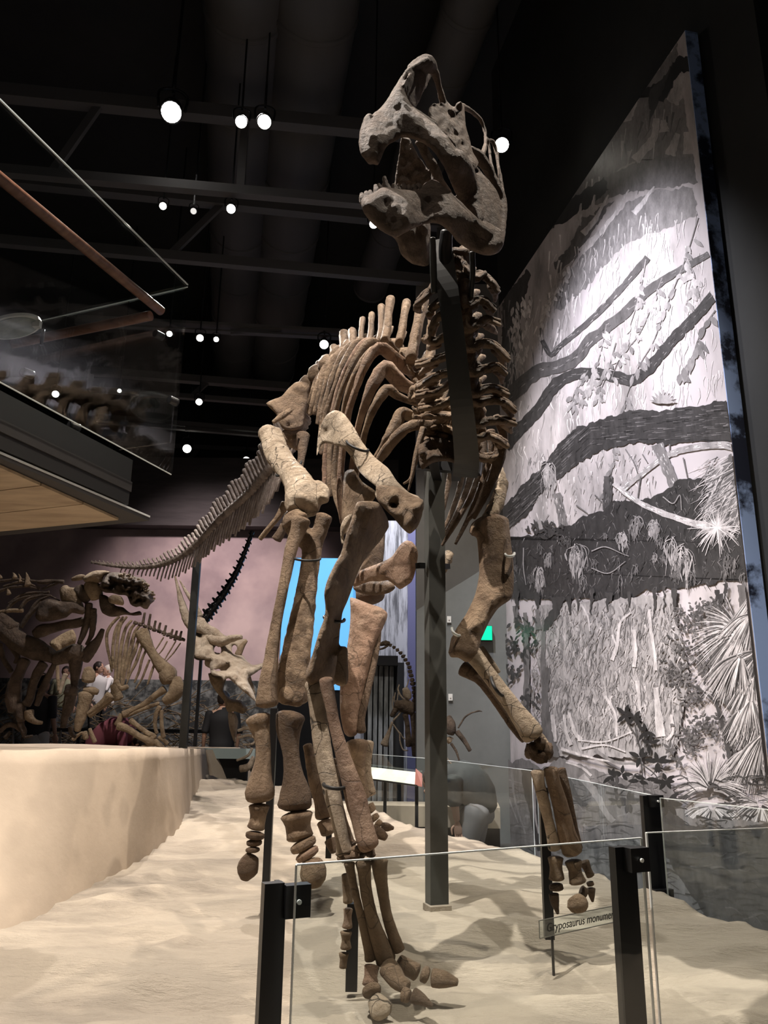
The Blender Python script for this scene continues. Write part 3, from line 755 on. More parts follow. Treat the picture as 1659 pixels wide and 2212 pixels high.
# vines with leaves
def vine(L, n, ll, lw, col, w=2.2):
    A = catmull([(p[0], p[1], 0) for p in L], 40); P.stroke(L, w, g(col*.9), w*.6, n=24)
    for k in range(n):
        a = A[rnd.randrange(3, 40)]; P.leaf(a[0]+rnd.uniform(-5, 5), a[1], ll*rnd.uniform(.7, 1.2), lw*rnd.uniform(.8, 1.2), 1.57+rnd.uniform(-.9, .9), g(col*rnd.uniform(.8, 1.7)))
vine([(1508, 470), (1480, 560), (1440, 660), (1410, 740), (1380, 790), (1352, 860), (1338, 930), (1325, 1000), (1312, 1060)], 46, 24, 9, .22)
vine([(1430, 600), (1400, 680), (1375, 730), (1340, 770), (1320, 820)], 24, 20, 8, .25)
vine([(1395, 560), (1380, 640), (1355, 720), (1340, 770)], 16, 22, 9, .3)
vine([(1545, 670), (1515, 715), (1495, 770), (1470, 810)], 16, 34, 12, .16)
vine([(1310, 700), (1295, 770), (1272, 830), (1250, 880)], 26, 22, 8, .25)
vine([(1480, 560), (1500, 600), (1480, 660)], 14, 26, 11, .3)
vine([(1330, 740), (1310, 810), (1290, 860)], 20, 20, 8, .22)
vine([(1270, 800), (1240, 850), (1240, 880)], 22, 20, 7, .2)
vine([(1240, 560), (1215, 600), (1190, 640), (1165, 700)], 26, 20, 8, .4)
# --- the big bough
ub = c5([(1440, 310), (1350, 325), (1250, 350), (1120, 362), (1000, 370), (860, 375), (720, 400), (600, 450), (500, 500), (430, 570), (330, 700), (250, 780), (150, 880), (60, 990)])
lb = c5([(60, 1150), (150, 1060), (250, 980), (300, 880), (430, 780), (550, 680), (700, 600), (850, 560), (1000, 570), (1150, 572), (1250, 550), (1380, 555), (1480, 550)])
P.poly([(1577, 864)]+ub+lb+[(1590, 960)], g(.045))
for k in range(330):
    u = rnd.random(); i = u*12; a = int(i); f_ = i-a
    x1 = ub[a][0]*(1-f_)+ub[a+1][0]*f_; y1 = ub[a][1]*(1-f_)+ub[a+1][1]*f_
    LB = lb[::-1]; x2 = LB[a][0]*(1-f_)+LB[min(a+1, 12)][0]*f_; y2 = LB[a][1]*(1-f_)+LB[min(a+1, 12)][1]*f_
    v_ = rnd.uniform(.05, .92); x = x1+(x2-x1)*v_; y = y1+(y2-y1)*v_
    l = rnd.uniform(8, 26); an = -.1 if x > 1270 else -.75
    P.stroke([(x, y), (x+l*math.cos(an), y+l*math.sin(an))], rnd.uniform(1, 2.6), g(rnd.choice([.02, .10, .16]), .2), .5, n=4)
# --- pale leaning stems and stubs
branch(c5([(1480, 590), (1380, 575), (1200, 595), (1060, 640), (900, 760), (800, 845)]), 17, .34, 9)
branch(c5([(1010, 570), (1060, 700), (1115, 830)]), 24, .2, 20)
branch(c5([(720, 760), (715, 880), (712, 960)]), 20, .07, 18)
branch(c5([(415, 860), (440, 960), (460, 1090)]), 18, .16, 18)
for L in ([(820, 600), (870, 680), (890, 740)], [(920, 630), (950, 680)], [(1160, 650), (1185, 770)], [(910, 760), (890, 900)], [(1080, 570), (1080, 620)], [(640, 870), (690, 920)], [(530, 930), (600, 980)]):
    P.stroke(c5(L), 3, g(.15), 2)
# --- the massive fallen log
log = c5([(60, 1135), (150, 1128), (250, 1110), (400, 1070), (500, 1040), (570, 1010), (620, 980), (690, 960), (750, 900), (850, 905), (920, 900), (1000, 870), (1060, 850), (1130, 780), (1200, 775), (1300, 770), (1400, 800), (1520, 850), (1560, 1080), (1600, 1370), (1400, 1372), (1300, 1400), (1200, 1405), (1100, 1425), (950, 1430), (850, 1475), (700, 1500), (600, 1470), (450, 1490), (300, 1480), (60, 1480)])
P.poly(log, g(.035))
def scatter(poly, n, fn):
    xs = [p[0] for p in poly]; ys_ = [p[1] for p in poly]; k = 0
    while k < n:
        x = rnd.uniform(min(xs), max(xs)); y = rnd.uniform(min(ys_), max(ys_))
        if inpoly(x, y, poly): fn(x, y); k += 1
scatter(log, 700, lambda x, y: P.stroke([(x, y), (x+rnd.uniform(-9, 9), y+rnd.uniform(2, 16))], rnd.uniform(1, 2.8), g(rnd.choice([.015, .07, .11, .16]), .2), .5, n=4))
P.poly(c5([(1290, 770), (1440, 640), (1500, 620), (1530, 860), (1560, 1060), (1300, 1060), (1280, 960), (1320, 860)]), g(.14))
for k in range(260):
    x0_, y0_ = c5([(rnd.uniform(1300, 1530), rnd.uniform(640, 1080))])[0]; an = rnd.uniform(1.9, 2.8); l = rnd.uniform(18, 55)
    P.stroke([(x0_, y0_), (x0_+l*math.cos(an)*.6, y0_+l*math.sin(an)*.55), (x0_+l*math.cos(an), y0_+l*math.sin(an))], 2.2, g(rnd.choice([.06, .3, .45, .5]), .2), .6, n=5)
branch(c5([(750, 800), (860, 890), (1000, 960), (1150, 1015), (1320, 1060)]), 9, .45, 16)
cx_, cy_ = c5([(1360, 1060)])[0]
for k in range(70):
    an = rnd.uniform(0, math.tau); l = rnd.uniform(25, 70)*(1 if math.sin(an) > -.2 else .6)
    P.stroke([(cx_, cy_), (cx_+l*math.cos(an)*.6, cy_+l*math.sin(an)*.5), (cx_+l*math.cos(an), cy_+l*math.sin(an))], 3, g(rnd.choice([.35, .55, .6]), .1), 1, n=6)
def fern(cx, cy, n, l, sp, col, w=3.5):
    for k in range(n*2):
        u = rnd.uniform(-1, 1); s0 = (cx+rnd.uniform(-.35, .35)*sp, cy+rnd.uniform(-.06, .25)*l); ln = l*rnd.uniform(.3, 1)*(1-.35*abs(u)); x2 = s0[0]+u*sp*.55
        P.stroke([s0, (s0[0]+u*sp*.4, s0[1]+ln*.22), (x2+rnd.uniform(-2, 2), s0[1]+ln*.6), (x2+u*2+rnd.uniform(-5, 5), s0[1]+ln)], w*rnd.uniform(.3, .8), g(col*rnd.uniform(.5, 1.3)), .6, n=8, wob=.4)
        if rnd.random() < .6: P.leaf(x2-1, s0[1]+ln*.5, l*rnd.uniform(.15, .4), w*rnd.uniform(.7, 1.5), 1.57+u*.3, g(col*rnd.uniform(.5, 1.2)))
for (x, y, n, l, sp, c_) in ((370, 690, 15, 75, 26, .36), (540, 1170, 12, 90, 32, .34), (1090, 1120, 8, 75, 26, .4), (310, 1300, 11, 60, 20, .3), (1170, 1170, 12, 110, 38, .35), (880, 1000, 11, 60, 26, .2), (370, 1210, 8, 40, 18, .2), (800, 1090, 9, 46, 16, .3), (990, 1020, 22, 50, 18, .3)):
    X_, Y_2 = c5([(x, y)])[0]; fern(X_, Y_2, n, l, sp, c_)
for k in range(26):
    x, y = rnd.uniform(1110, 1620), rnd.uniform(1150, 1250); fern(x, y, rnd.randrange(4, 8), rnd.uniform(20, 50), rnd.uniform(8, 18), rnd.uniform(.07, .2), 2.4)
for L in ([(620, 1200), (700, 1175), (800, 1215), (840, 1230)], [(620, 1300), (720, 1330), (820, 1260)], [(220, 1180), (220, 1300), (235, 1400)], [(1040, 880), (1100, 920), (1140, 870), (1150, 960)]):
    P.stroke(c5(L), 2.4, g(.3), 1.4)
fx, fy = c5([(1040, 320)])[0]
for k in range(9): an = -2.9+k*.34; P.leaf(fx, fy+4, 30, 6, an, g(.3))
fx, fy = c5([(300, 1060)])[0]
for k in range(40): P.leaf(fx+rnd.uniform(-24, 60), fy+rnd.uniform(-4, 26), 16, 5, rnd.uniform(-3.1, 0), g(.05))
# --- pale forest under the log
low = c6([(40, 120), (700, 130), (1100, 60), (1560, 30), (1640, 400), (1659, 1000), (1600, 1100), (1000, 1130), (400, 1050), (60, 1000)])
P.poly(c6([(300, 160), (1100, 90), (1200, 600), (1100, 1060), (420, 1040), (330, 700)]), g(.33))
for k in range(1500):
    x = rnd.uniform(1150, 1470); y = rnd.uniform(1300, 1600)
    P.stroke([(x, y), (x+rnd.uniform(-5, 5), y+rnd.uniform(5, 12)), (x+rnd.uniform(-9, 9), y+rnd.uniform(14, 32))], rnd.uniform(1.4, 5), g(rnd.choice([.17, .22, .26, .32, .42]), .15), .6, n=5, wob=.5)
for L, w1, w2 in (([(560, 150), (600, 230), (610, 310)], 4, 3), ([(850, 200), (790, 260), (770, 400), (740, 480)], 4, 9), ([(960, 180), (970, 300), (990, 420), (1000, 540)], 7, 6), ([(1000, 640), (1010, 760), (1030, 930)], 10, 20),
                  ([(890, 600), (900, 700), (905, 790)], 10, 5), ([(390, 800), (400, 900), (400, 960)], 9, 12), ([(490, 790), (520, 900), (560, 950)], 5, 9), ([(700, 690), (760, 800), (770, 930)], 6, 5), ([(460, 800), (470, 900), (500, 980)], 6, 8),
                  ([(870, 300), (880, 420), (870, 520)], 7, 8), ([(740, 330), (770, 400)], 4, 4), ([(540, 950), (700, 960), (860, 900)], 4, 3), ([(560, 1000), (700, 980), (820, 1020)], 5, 3), ([(1090, 800), (1100, 900), (1060, 950)], 6, 6)):
    P.stroke(c6(L), w1, g(.5), w2, wob=.3)
for L in ([(300, 180), (310, 300)], [(250, 640), (240, 760), (260, 900)], [(170, 160), (180, 260)], [(340, 250), (335, 500), (350, 800), (330, 1000)], [(230, 200), (240, 500), (235, 760)]):
    P.stroke(c6(L), 9, g(.15), 14, wob=.5)
P.poly(c6([(330, 520), (380, 520), (370, 700), (385, 900), (430, 1050), (300, 1060), (320, 900), (330, 700)]), g(.12))
for x, y, w in ((300, 120, 30), (490, 130, 15), (540, 130, 12), (990, 90, 16), (1050, 80, 12), (1110, 90, 22), (840, 100, 14), (620, 90, 16), (720, 110, 40), (1360, 90, 20), (1410, 60, 16), (180, 110, 20), (1380, 120, 20)):
    l = rnd.uniform(60, 150); P.poly(c6([(x-w/1.3, y-30), (x+w/1.3, y-30), (x+w*.3, y+l*.5), (x-4, y+l)]), g(.05))
P.poly(c6([(380, 100), (470, 110), (440, 180), (370, 290), (340, 310), (345, 250), (390, 170)]), g(.05))
for cx0, cy0, n, s_ in ((110, 380, 26, 50), (240, 290, 30, 50), (170, 390, 18, 30), (80, 500, 16, 30), (160, 540, 22, 40), (260, 700, 26, 46), (90, 840, 12, 24), (240, 400, 20, 36), (170, 240, 10, 20)):
    for k in range(n):
        x, y = c6([(cx0+rnd.gauss(0, s_*.6), cy0+rnd.gauss(0, s_*.7))])[0]; P.leaf(x, y, rnd.uniform(8, 17), rnd.uniform(4, 7), 1.57+rnd.uniform(-.8, .8), g(.05, .4))
# shrub of many small dark leaves
for k in range(800):
    cx0, cy0, sx, sy = rnd.choice([(1200, 250, 80, 60), (1180, 420, 80, 70), (1130, 560, 70, 60), (1220, 680, 80, 60), (1260, 860, 90, 60), (1200, 950, 60, 60), (1380, 860, 90, 60), (1440, 950, 60, 60), (1300, 180, 100, 50), (1280, 520, 60, 60)])
    x, y = c6([(cx0+rnd.gauss(0, sx*.6), cy0+rnd.gauss(0, sy*.6))])[0]
    P.leaf(x, y, rnd.uniform(7, 14), rnd.uniform(3.5, 6), rnd.uniform(0, 6.28), g(rnd.choice([.06, .09, .14]), .2))
P.stroke(c6([(1290, 300), (1320, 450), (1350, 700), (1400, 900), (1440, 1100), (1470, 1300)]), 5, g(.06), 10)
P.stroke(c6([(1200, 620), (1300, 680), (1370, 760)]), 4, g(.06), 5)
# palms
def palm(cx, cy, n, l, a0, a1, c1=.45, droop=.3):
    x0_, y0_ = c6([(cx, cy)])[0]
    for k in range(n):
        an = a0+(a1-a0)*rnd.random(); L_ = l*rnd.uniform(.7, 1.05)
        x1, y1 = x0_+L_*.5*math.cos(an), y0_+L_*.5*math.sin(an); x2, y2 = x0_+L_*math.cos(an), y0_+L_*math.sin(an)+L_*droop*abs(math.cos(an))
        P.stroke([(x0_+L_*.12*math.cos(an), y0_+L_*.12*math.sin(an)), (x1, y1), (x2, y2)], 3.2, g(rnd.choice([.05, c1, c1*1.3, .1, c1*.7])), .7, n=7)
P.poly(c6([(1480, 40), (1620, 20), (1659, 400), (1700, 1100), (1520, 1000), (1500, 800), (1420, 760), (1330, 640), (1330, 300), (1420, 260), (1500, 280)]), g(.11))
for a in ((1500, 330, 150, 110, 1.2, 4.4), (1640, 60, 120, 95, 1.0, 2.6), (1580, 200, 110, 90, 1.2, 2.9), (1620, 420, 140, 110, 1.1, 3.0), (1450, 520, 90, 80, 1.0, 2.6), (1580, 560, 120, 105, 1.0, 2.4), (1650, 700, 110, 110, 1.3, 2.8), (1500, 760, 60, 70, 1.2, 2.4),
          (1580, 980, 130, 100, .8, 2.7), (1320, 1240, 200, 82, -3.3, .3), (1330, 1340, 120, 90, .1, 3.1), (1620, 1330, 90, 80, .6, 3.6), (1560, 700, 60, 90, 1.1, 2.2), (1640, 900, 100, 110, 1.2, 2.5), (1500, 440, 80, 95, 1.2, 2.8)):
    palm(*a)
# --- dark ground along the bottom
gr = c6([(30, 1000), (150, 1080), (220, 1060), (330, 1110), (430, 1060), (640, 1120), (760, 1180), (900, 1160), (1080, 1200), (1180, 1400), (1659, 1430), (1740, 1560)])
P.poly(gr+[(1720, 2300), (1060, 1950), (1060, 1640)], g(.17))
P.poly(c6([(1030, 1330), (1200, 1450), (1400, 1470), (1700, 1430), (1760, 2100), (1300, 2000), (1100, 1700), (1000, 1560)]), g(.055))
for k in range(420):
    x = rnd.uniform(1085, 1659); y = rnd.uniform(1680, 1990)
    if y < 1890+.39*(x-1290)+60: P.stroke([(x, y), (x+rnd.uniform(10, 26), y+rnd.uniform(-9, 9)), (x+rnd.uniform(20, 50), y+rnd.uniform(-5, 16))], rnd.uniform(2, 7), g(rnd.choice([.09, .13, .22]) if x < 1400 else rnd.choice([.04, .08, .05]), .2), 1, n=6, wob=.4)
for L, c_, w_ in (([(560, 1160), (640, 1260), (700, 1370), (750, 1430)], .3, 18), ([(480, 1180), (540, 1300), (600, 1340)], .1, 14), ([(620, 1160), (560, 1110), (470, 1080)], .42, 6), ([(240, 1120), (260, 1280), (300, 1460), (320, 1600)], .04, 26), ([(150, 1120), (170, 1300), (230, 1500)], .25, 5), ([(280, 1200), (290, 1400), (310, 1500)], .3, 6), ([(60, 1100), (120, 1260), (190, 1440)], .3, 4), ([(440, 1000), (600, 1050), (760, 1080)], .5, 6), ([(640, 1010), (760, 1080), (880, 1090)], .22, 8)):
    P.stroke(c6(L), w_, g(c_), w_*.6, wob=.5)
# --- dark leafed sapling in front
def tw(L, w=3): P.stroke(c6(L), w, g(.06), w*.7, n=14)
tw([(930, 1260), (915, 1100), (905, 1000), (880, 920), (830, 850)]); tw([(880, 860), (885, 930), (900, 990)]); tw([(940, 920), (935, 1010), (950, 1040), (970, 1030)]); tw([(915, 1090), (1000, 1160), (1030, 1240), (1060, 1260)])
tw([(920, 1160), (880, 1150), (845, 1210), (785, 1270)])
tw([(1000, 1100), (990, 1140), (970, 1160)])
for cx0, cy0, n, l, cc in ((820, 800, 5, 26, .02), (870, 820, 5, 24, .02), (935, 900, 5, 24, .02), (960, 970, 4, 24, .02), (905, 1050, 4, 28, .02), (1010, 1080, 6, 28, .02), (1060, 1190, 6, 26, .02), (740, 1160, 5, 24, .02), (800, 1150, 5, 24, .02), (770, 1210, 4, 24, .05), (900, 1190, 2, 26, .02), (940, 1180, 2, 26, .02), (970, 1230, 4, 22, .12), (770, 1310, 5, 22, .07), (840, 1320, 7, 32, .07), (1070, 1320, 6, 34, .03), (1080, 1000, 5, 18, .08), (1130, 1070, 6, 18, .08)):
    x, y = c6([(cx0, cy0)])[0]
    for k in range(n): P.leaf(x, y, l*rnd.uniform(.7, 1.1), l*.36, k*math.tau/n+rnd.uniform(-.5, .5), g(cc))
m_pr = mat('mural_ink', (.1, .1, .1), .42, spec=.5); N_ = m_pr.node_tree.nodes; at = N_.new('ShaderNodeVertexColor'); at.layer_name = 'print'
L_ = m_pr.node_tree.links; tc_ = N_.new('ShaderNodeTexCoord'); mp_ = N_.new('ShaderNodeMapping'); mp_.inputs['Scale'].default_value = (1, 1, .6); L_.new(tc_.outputs['Object'], mp_.inputs[0])
nn_ = N_.new('ShaderNodeTexNoise'); nn_.inputs['Scale'].default_value = 9; nn_.inputs['Detail'].default_value = 14; nn_.inputs['Roughness'].default_value = .78; L_.new(mp_.outputs[0], nn_.inputs['Vector'])
rr_ = N_.new('ShaderNodeMapRange'); rr_.inputs[1].default_value = .3; rr_.inputs[2].default_value = .7; rr_.inputs[3].default_value = .45; rr_.inputs[4].default_value = 1.75; L_.new(nn_.outputs['Fac'], rr_.inputs[0])
vm_ = N_.new('ShaderNodeVectorMath'); vm_.operation = 'SCALE'; L_.new(at.outputs[0], vm_.inputs[0]); L_.new(rr_.outputs[0], vm_.inputs['Scale']); L_.new(vm_.outputs[0], N_['Principled BSDF'].inputs['Base Color'])
# keep the print inside the panel (clip anything past its edges)
s1 = 4.05
def clipm(p):
    s = (p-A0).dot(DM); k = min(max(s, 0.0), s1); q = p+DM*(k-s); q.z = min(max(q.z, FZ), zM); return q
P.v = [clipm(p) for p in P.v]
P.build('painted_forest', m_pr)
# ================================================================ LARGE SKELETON
gp_ = PY(800, 2150, 3.6)
G = thing('hadrosaur_skeleton', (0.0, 4.0, .05), 'large brown mounted duck-billed dinosaur skeleton striding toward the camera, head raised', 'skeleton')
# ---------- skull
mb = MB()
beak = [(924, 127), (905, 133), (887, 143), (874, 155), (860, 175), (847, 197), (830, 225), (808, 244), (791, 260), (784, 284), (784, 322), (790, 342), (800, 352), (816, 357), (822, 345), (830, 325), (842, 311), (869, 297), (890, 300), (908, 307), (927, 317), (945, 338), (960, 362), (976, 400), (992, 432), (1012, 463), (1030, 490), (1046, 470), (1040, 420), (1026, 370), (1005, 330), (985, 320), (968, 296), (952, 280), (938, 266), (906, 243), (888, 228), (879, 210), (870, 190), (868, 172), (880, 157), (905, 148), (918, 143)]
mb.add(*plate_w(beak, [(790, 300, 2.42), (870, 230, 2.48), (925, 130, 2.55), (930, 300, 2.50), (1030, 450, 2.70)], .095, step=6, rnd=26, relief=.12, freq=.03))
# bill tip flange and rim of the nostril
mb.add(*spx([(924, 130, 2.54, 16), (900, 142, 2.52, 12), (878, 156, 2.50, 9), (868, 180, 2.49, 9), (874, 208, 2.49, 9), (886, 230, 2.49, 10), (908, 246, 2.50, 10), (940, 268, 2.52, 9)], .9, amp=.12))
mb.add(*spx([(797, 256, 2.44, 22), (787, 285, 2.42, 20), (787, 320, 2.42, 22), (803, 345, 2.42, 26)], 1.2, amp=.1))
# inner lining of the nostril, lit
mb.add(*plate_w([(885, 158), (905, 150), (921, 148), (922, 170), (915, 195), (905, 222), (896, 236), (884, 226), (876, 205), (872, 182)], [(880, 190, 2.51), (918, 160, 2.60), (900, 225, 2.62)], .03, step=5, relief=.25))
# nasal arch
mb.add(*spx([(888, 150, 2.54, 22), (905, 140, 2.56, 30), (922, 137, 2.58, 34), (934, 146, 2.62, 26)], .9, amp=.12))
mb.add(*plate_w([(884, 156), (905, 146), (925, 146), (932, 165), (924, 185), (912, 205), (898, 232), (886, 222), (878, 200)], [(880, 190, 2.53), (925, 160, 2.66), (900, 225, 2.66)], .03, step=5, relief=.3))
mb.add(*spx([(910, 134, 2.55, 20), (926, 134, 2.58, 26), (936, 150, 2.62, 20), (944, 172, 2.66, 15), (951, 198, 2.70, 14), (958, 222, 2.74, 18), (966, 240, 2.76, 26)], 1.0, amp=.14))
# crumpled bones between nostril and orbit
mb.add(*plate_w([(925, 238), (934, 226), (950, 224), (966, 226), (985, 232), (1000, 224), (1004, 246), (1006, 270), (1014, 300), (1022, 330), (1034, 352), (1020, 372), (1000, 350), (985, 330), (968, 300), (948, 284), (930, 266)], [(930, 240, 2.62), (1000, 240, 2.80), (1010, 340, 2.72)], .10, step=5, rnd=14, relief=.4, freq=.07))
for (x, y, w_) in ((938, 236, 16), (948, 252, 18), (962, 262, 16), (975, 250, 18), (955, 232, 14), (985, 272, 16), (968, 282, 14), (992, 232, 16)):
    p, t = PT(x, y, 2.64+(x-930)*.0016); mb.ell(p, (w_*t*.55, .03, w_*t*.45), 10, 7, .4)
# orbit ring and rear bars
mb.add(*spx([(992, 228, 2.80, 14), (1004, 232, 2.84, 12), (1020, 242, 2.88, 10), (1036, 256, 2.92, 9), (1046, 278, 2.94, 8), (1049, 302, 2.92, 8), (1045, 326, 2.88, 11), (1036, 345, 2.84, 16)], 1, amp=.15))
mb.add(*spx([(1014, 322, 2.82, 16), (1034, 338, 2.84, 26), (1050, 360, 2.86, 24), (1064, 385, 2.88, 20), (1076, 410, 2.89, 20), (1086, 436, 2.90, 20), (1086, 475, 2.88, 18), (1082, 520, 2.84, 16)], .9, amp=.1))
mb.add(*spx([(1050, 303, 2.92, 8), (1064, 306, 2.96, 9), (1072, 328, 2.97, 9), (1077, 362, 2.96, 8), (1082, 394, 2.94, 10), (1088, 430, 2.92, 10)], .9, amp=.12))
mb.add(*spx([(1056, 312, 2.94, 7), (1060, 345, 2.93, 7), (1068, 380, 2.92, 8)], .9, amp=.12))
# jugal / quadrate sheet with the fenestra
mb.add(*plate_w([(1000, 345), (1022, 350), (1040, 372), (1062, 396), (1078, 424), (1084, 455), (1082, 500), (1074, 530), (1058, 530), (1040, 500), (1020, 470), (1000, 440), (985, 405), (975, 370), (985, 350)], [(990, 360, 2.74), (1080, 430, 2.88), (1060, 530, 2.80)], .06, step=5, rnd=14, relief=.15,
    holes=[[(1012, 370), (1020, 366), (1027, 362), (1036, 372), (1030, 374), (1026, 372), (1028, 390), (1031, 402), (1027, 418), (1020, 410), (1018, 395), (1014, 384)]]))
# palate / far tooth-row wall
mb.add(*plate_w([(868, 296), (885, 300), (900, 330), (925, 366), (945, 392), (940, 414), (905, 420), (876, 424), (852, 420), (856, 395), (862, 350)], [(860, 400, 2.76), (870, 300, 2.66), (940, 400, 2.70)], .05, step=5, rnd=12, relief=.35, freq=.06))
mb.add(*spx([(870, 298, 2.64, 8), (862, 350, 2.70, 7), (852, 416, 2.74, 7)], 1, amp=.2))
mb.add(*spx([(905, 305, 2.60, 22), (930, 350, 2.64, 22), (955, 400, 2.68, 22), (985, 450, 2.72, 26), (1010, 480, 2.74, 24)], .8, amp=.25))
cr = mb.build('cranium', M['skull'], G, True); fuse(cr, .0055, 2, .5, .005, .03)
mb = MB()
jaw = [(779, 436), (786, 424), (800, 420), (815, 412), (829, 404), (850, 407), (880, 410), (905, 408), (917, 396), (933, 388), (946, 392), (960, 405), (975, 420), (990, 438), (1006, 455), (1025, 470), (1034, 476), (1050, 478), (1070, 490), (1086, 500), (1088, 525), (1078, 544), (1060, 552), (1038, 549), (1012, 538), (990, 524), (972, 502), (953, 486), (930, 482), (905, 488), (880, 500), (858, 512), (836, 506), (818, 494), (800, 478), (786, 460)]
mb.add(*plate_w(jaw, [(780, 440, 2.36), (860, 460, 2.42), (940, 440, 2.55), (1060, 530, 2.76)], .12, step=6, rnd=24, relief=.14, freq=.03))
mb.add(*spx([(925, 402, 2.52, 34), (955, 425, 2.54, 38), (985, 455, 2.60, 40), (1015, 490, 2.68, 48), (1045, 515, 2.74, 56), (1062, 525, 2.78, 50)], .8, amp=.06))
mb.add(*spx([(930, 402, 2.52, 26), (933, 430, 2.52, 20), (938, 455, 2.54, 14)], .7, amp=.25))
mb.add(*spx([(850, 500, 2.44, 22), (900, 474, 2.48, 18), (940, 450, 2.52, 20)], .8, amp=.2))
# far ramus hanging lower
mb.add(*plate_w([(840, 500), (880, 480), (925, 478), (930, 500), (928, 540), (926, 572), (905, 574), (884, 566), (866, 548), (857, 522)], [(860, 510, 2.62), (925, 560, 2.74), (925, 490, 2.66)], .09, step=6, rnd=18, relief=.25))
jw = mb.build('mandible', M['skull'], G, True); fuse(jw, .0055, 2, .5, .005, .04)
for k, (x, y, h) in enumerate([(783, 428, 15), (792, 421, 12), (801, 419, 12), (813, 411, 16), (820, 405, 12), (832, 397, 20), (838, 404, 12), (852, 403, 10), (862, 405, 9), (873, 403, 11), (884, 404, 8), (895, 403, 8), (905, 401, 9)]):
    B('tooth', [(x, y+10, 2.38+(x-780)*.0010, 15), (x, y+2, 2.38+(x-780)*.0010, 15), (x-2, y+5-h, 2.38+(x-780)*.0010, 8)], jw, 'skull', .8, amp=.3, seg=8, rings=6)
# ---------- neck : vertebrae with swept processes
neck = [(985, 560, 3.02), (992, 610, 3.02), (1000, 660, 3.05), (1004, 710, 3.10), (1008, 755, 3.16), (1012, 800, 3.22), (1014, 845, 3.30), (1014, 890, 3.40), (1012, 930, 3.52), (1006, 968, 3.66)]
Lp = [[(925, 630), (902, 652)], [(960, 640), (929, 667)], [(966, 672), (940, 690), (921, 734)], [(973, 712), (945, 735), (917, 731)], [(977, 762), (940, 776), (899, 787)], [(980, 800), (940, 812), (903, 832)], [(985, 815), (950, 840), (899, 852)], [(988, 858), (950, 872), (905, 880)], [(988, 900), (955, 896), (921, 895)], [(988, 935), (950, 920), (914, 925)]]
Rp = [[(1020, 596), (1040, 592), (1062, 608), (1077, 628)], [(1007, 655), (1030, 648), (1050, 650), (1069, 668)], [(1007, 704), (1025, 702), (1045, 690), (1058, 690), (1080, 698)], [(1014, 748), (1040, 740), (1068, 745), (1100, 776)], [(1016, 800), (1045, 796), (1072, 790), (1093, 804)], [(1020, 846), (1046, 838), (1072, 838), (1097, 850)], [(1024, 866), (1060, 862), (1092, 868), (1113, 886)], [(1024, 912), (1056, 908), (1086, 906), (1112, 912)], [(1026, 944), (1050, 938), (1075, 946), (1096, 960)], [(1020, 975), (1040, 985), (1062, 985), (1085, 972)]]
for i, (x, y, Y) in enumerate(neck):
    mb = MB(); p, t = PT(x, y, Y); mb.ell(p, (34*t, .075, 20*t), 14, 9, .3)
    s = MB()
    for side, Lq in ((0, Lp[i]), (1, Rp[i])):
        n = len(Lq); pts = [(x+(12 if side else -12), y+4, Y, 24)]
        for k, (a, b) in enumerate(Lq): pts.append((a, b+4, Y-.03+.06*k/n, [20, 17, 15, 12, 8][min(k+(0 if n > 3 else 1), 4)]))
        mb.add(*spx(pts, 3.0, amp=.32, seg=14))
        # thin upper flange catching light
        up = [(a, b-4, Y-.01+.05*k/n, 9) for k, (a, b) in enumerate(Lq)]
        if len(up) > 1: mb.add(*spx([(x+(26 if side else -26), up[0][1]-2, Y, 8)]+up, 1.6, amp=.2, seg=8))
        # back-curved zygapophysis
        e = Lq[-1]; m_ = Lq[len(Lq)//2]
        mb.add(*spx([(m_[0], m_[1]+8, Y+.05, 20), ((m_[0]+e[0])/2, (m_[1]+e[1])/2+16, Y+.13, 16), (e[0]-(8 if side else -8), e[1]+22, Y+.2, 8)], 1, amp=.25, seg=9))
    for sx in (-1, 1): mb.add(*spx([(x+sx*10, y-14, Y+.05, 16), (x+sx*22, y-26, Y+.12, 18), (x+sx*34, y-30, Y+.2, 9)], .9, amp=.25, seg=9))
    o = mb.build('cervical_vertebra', M['bone_dark'] if i < 2 else M['bone'], G, True)
# hyoid rods below the skull
for L in ([(934, 515, 2.82, 14), (936, 570, 2.86, 15), (938, 632, 2.92, 14)], [(1020, 545, 2.86, 13), (1021, 590, 2.9, 12), (1018, 640, 2.96, 10)]): B('neck_rod', L, G, 'steel', 1, amp=.05)
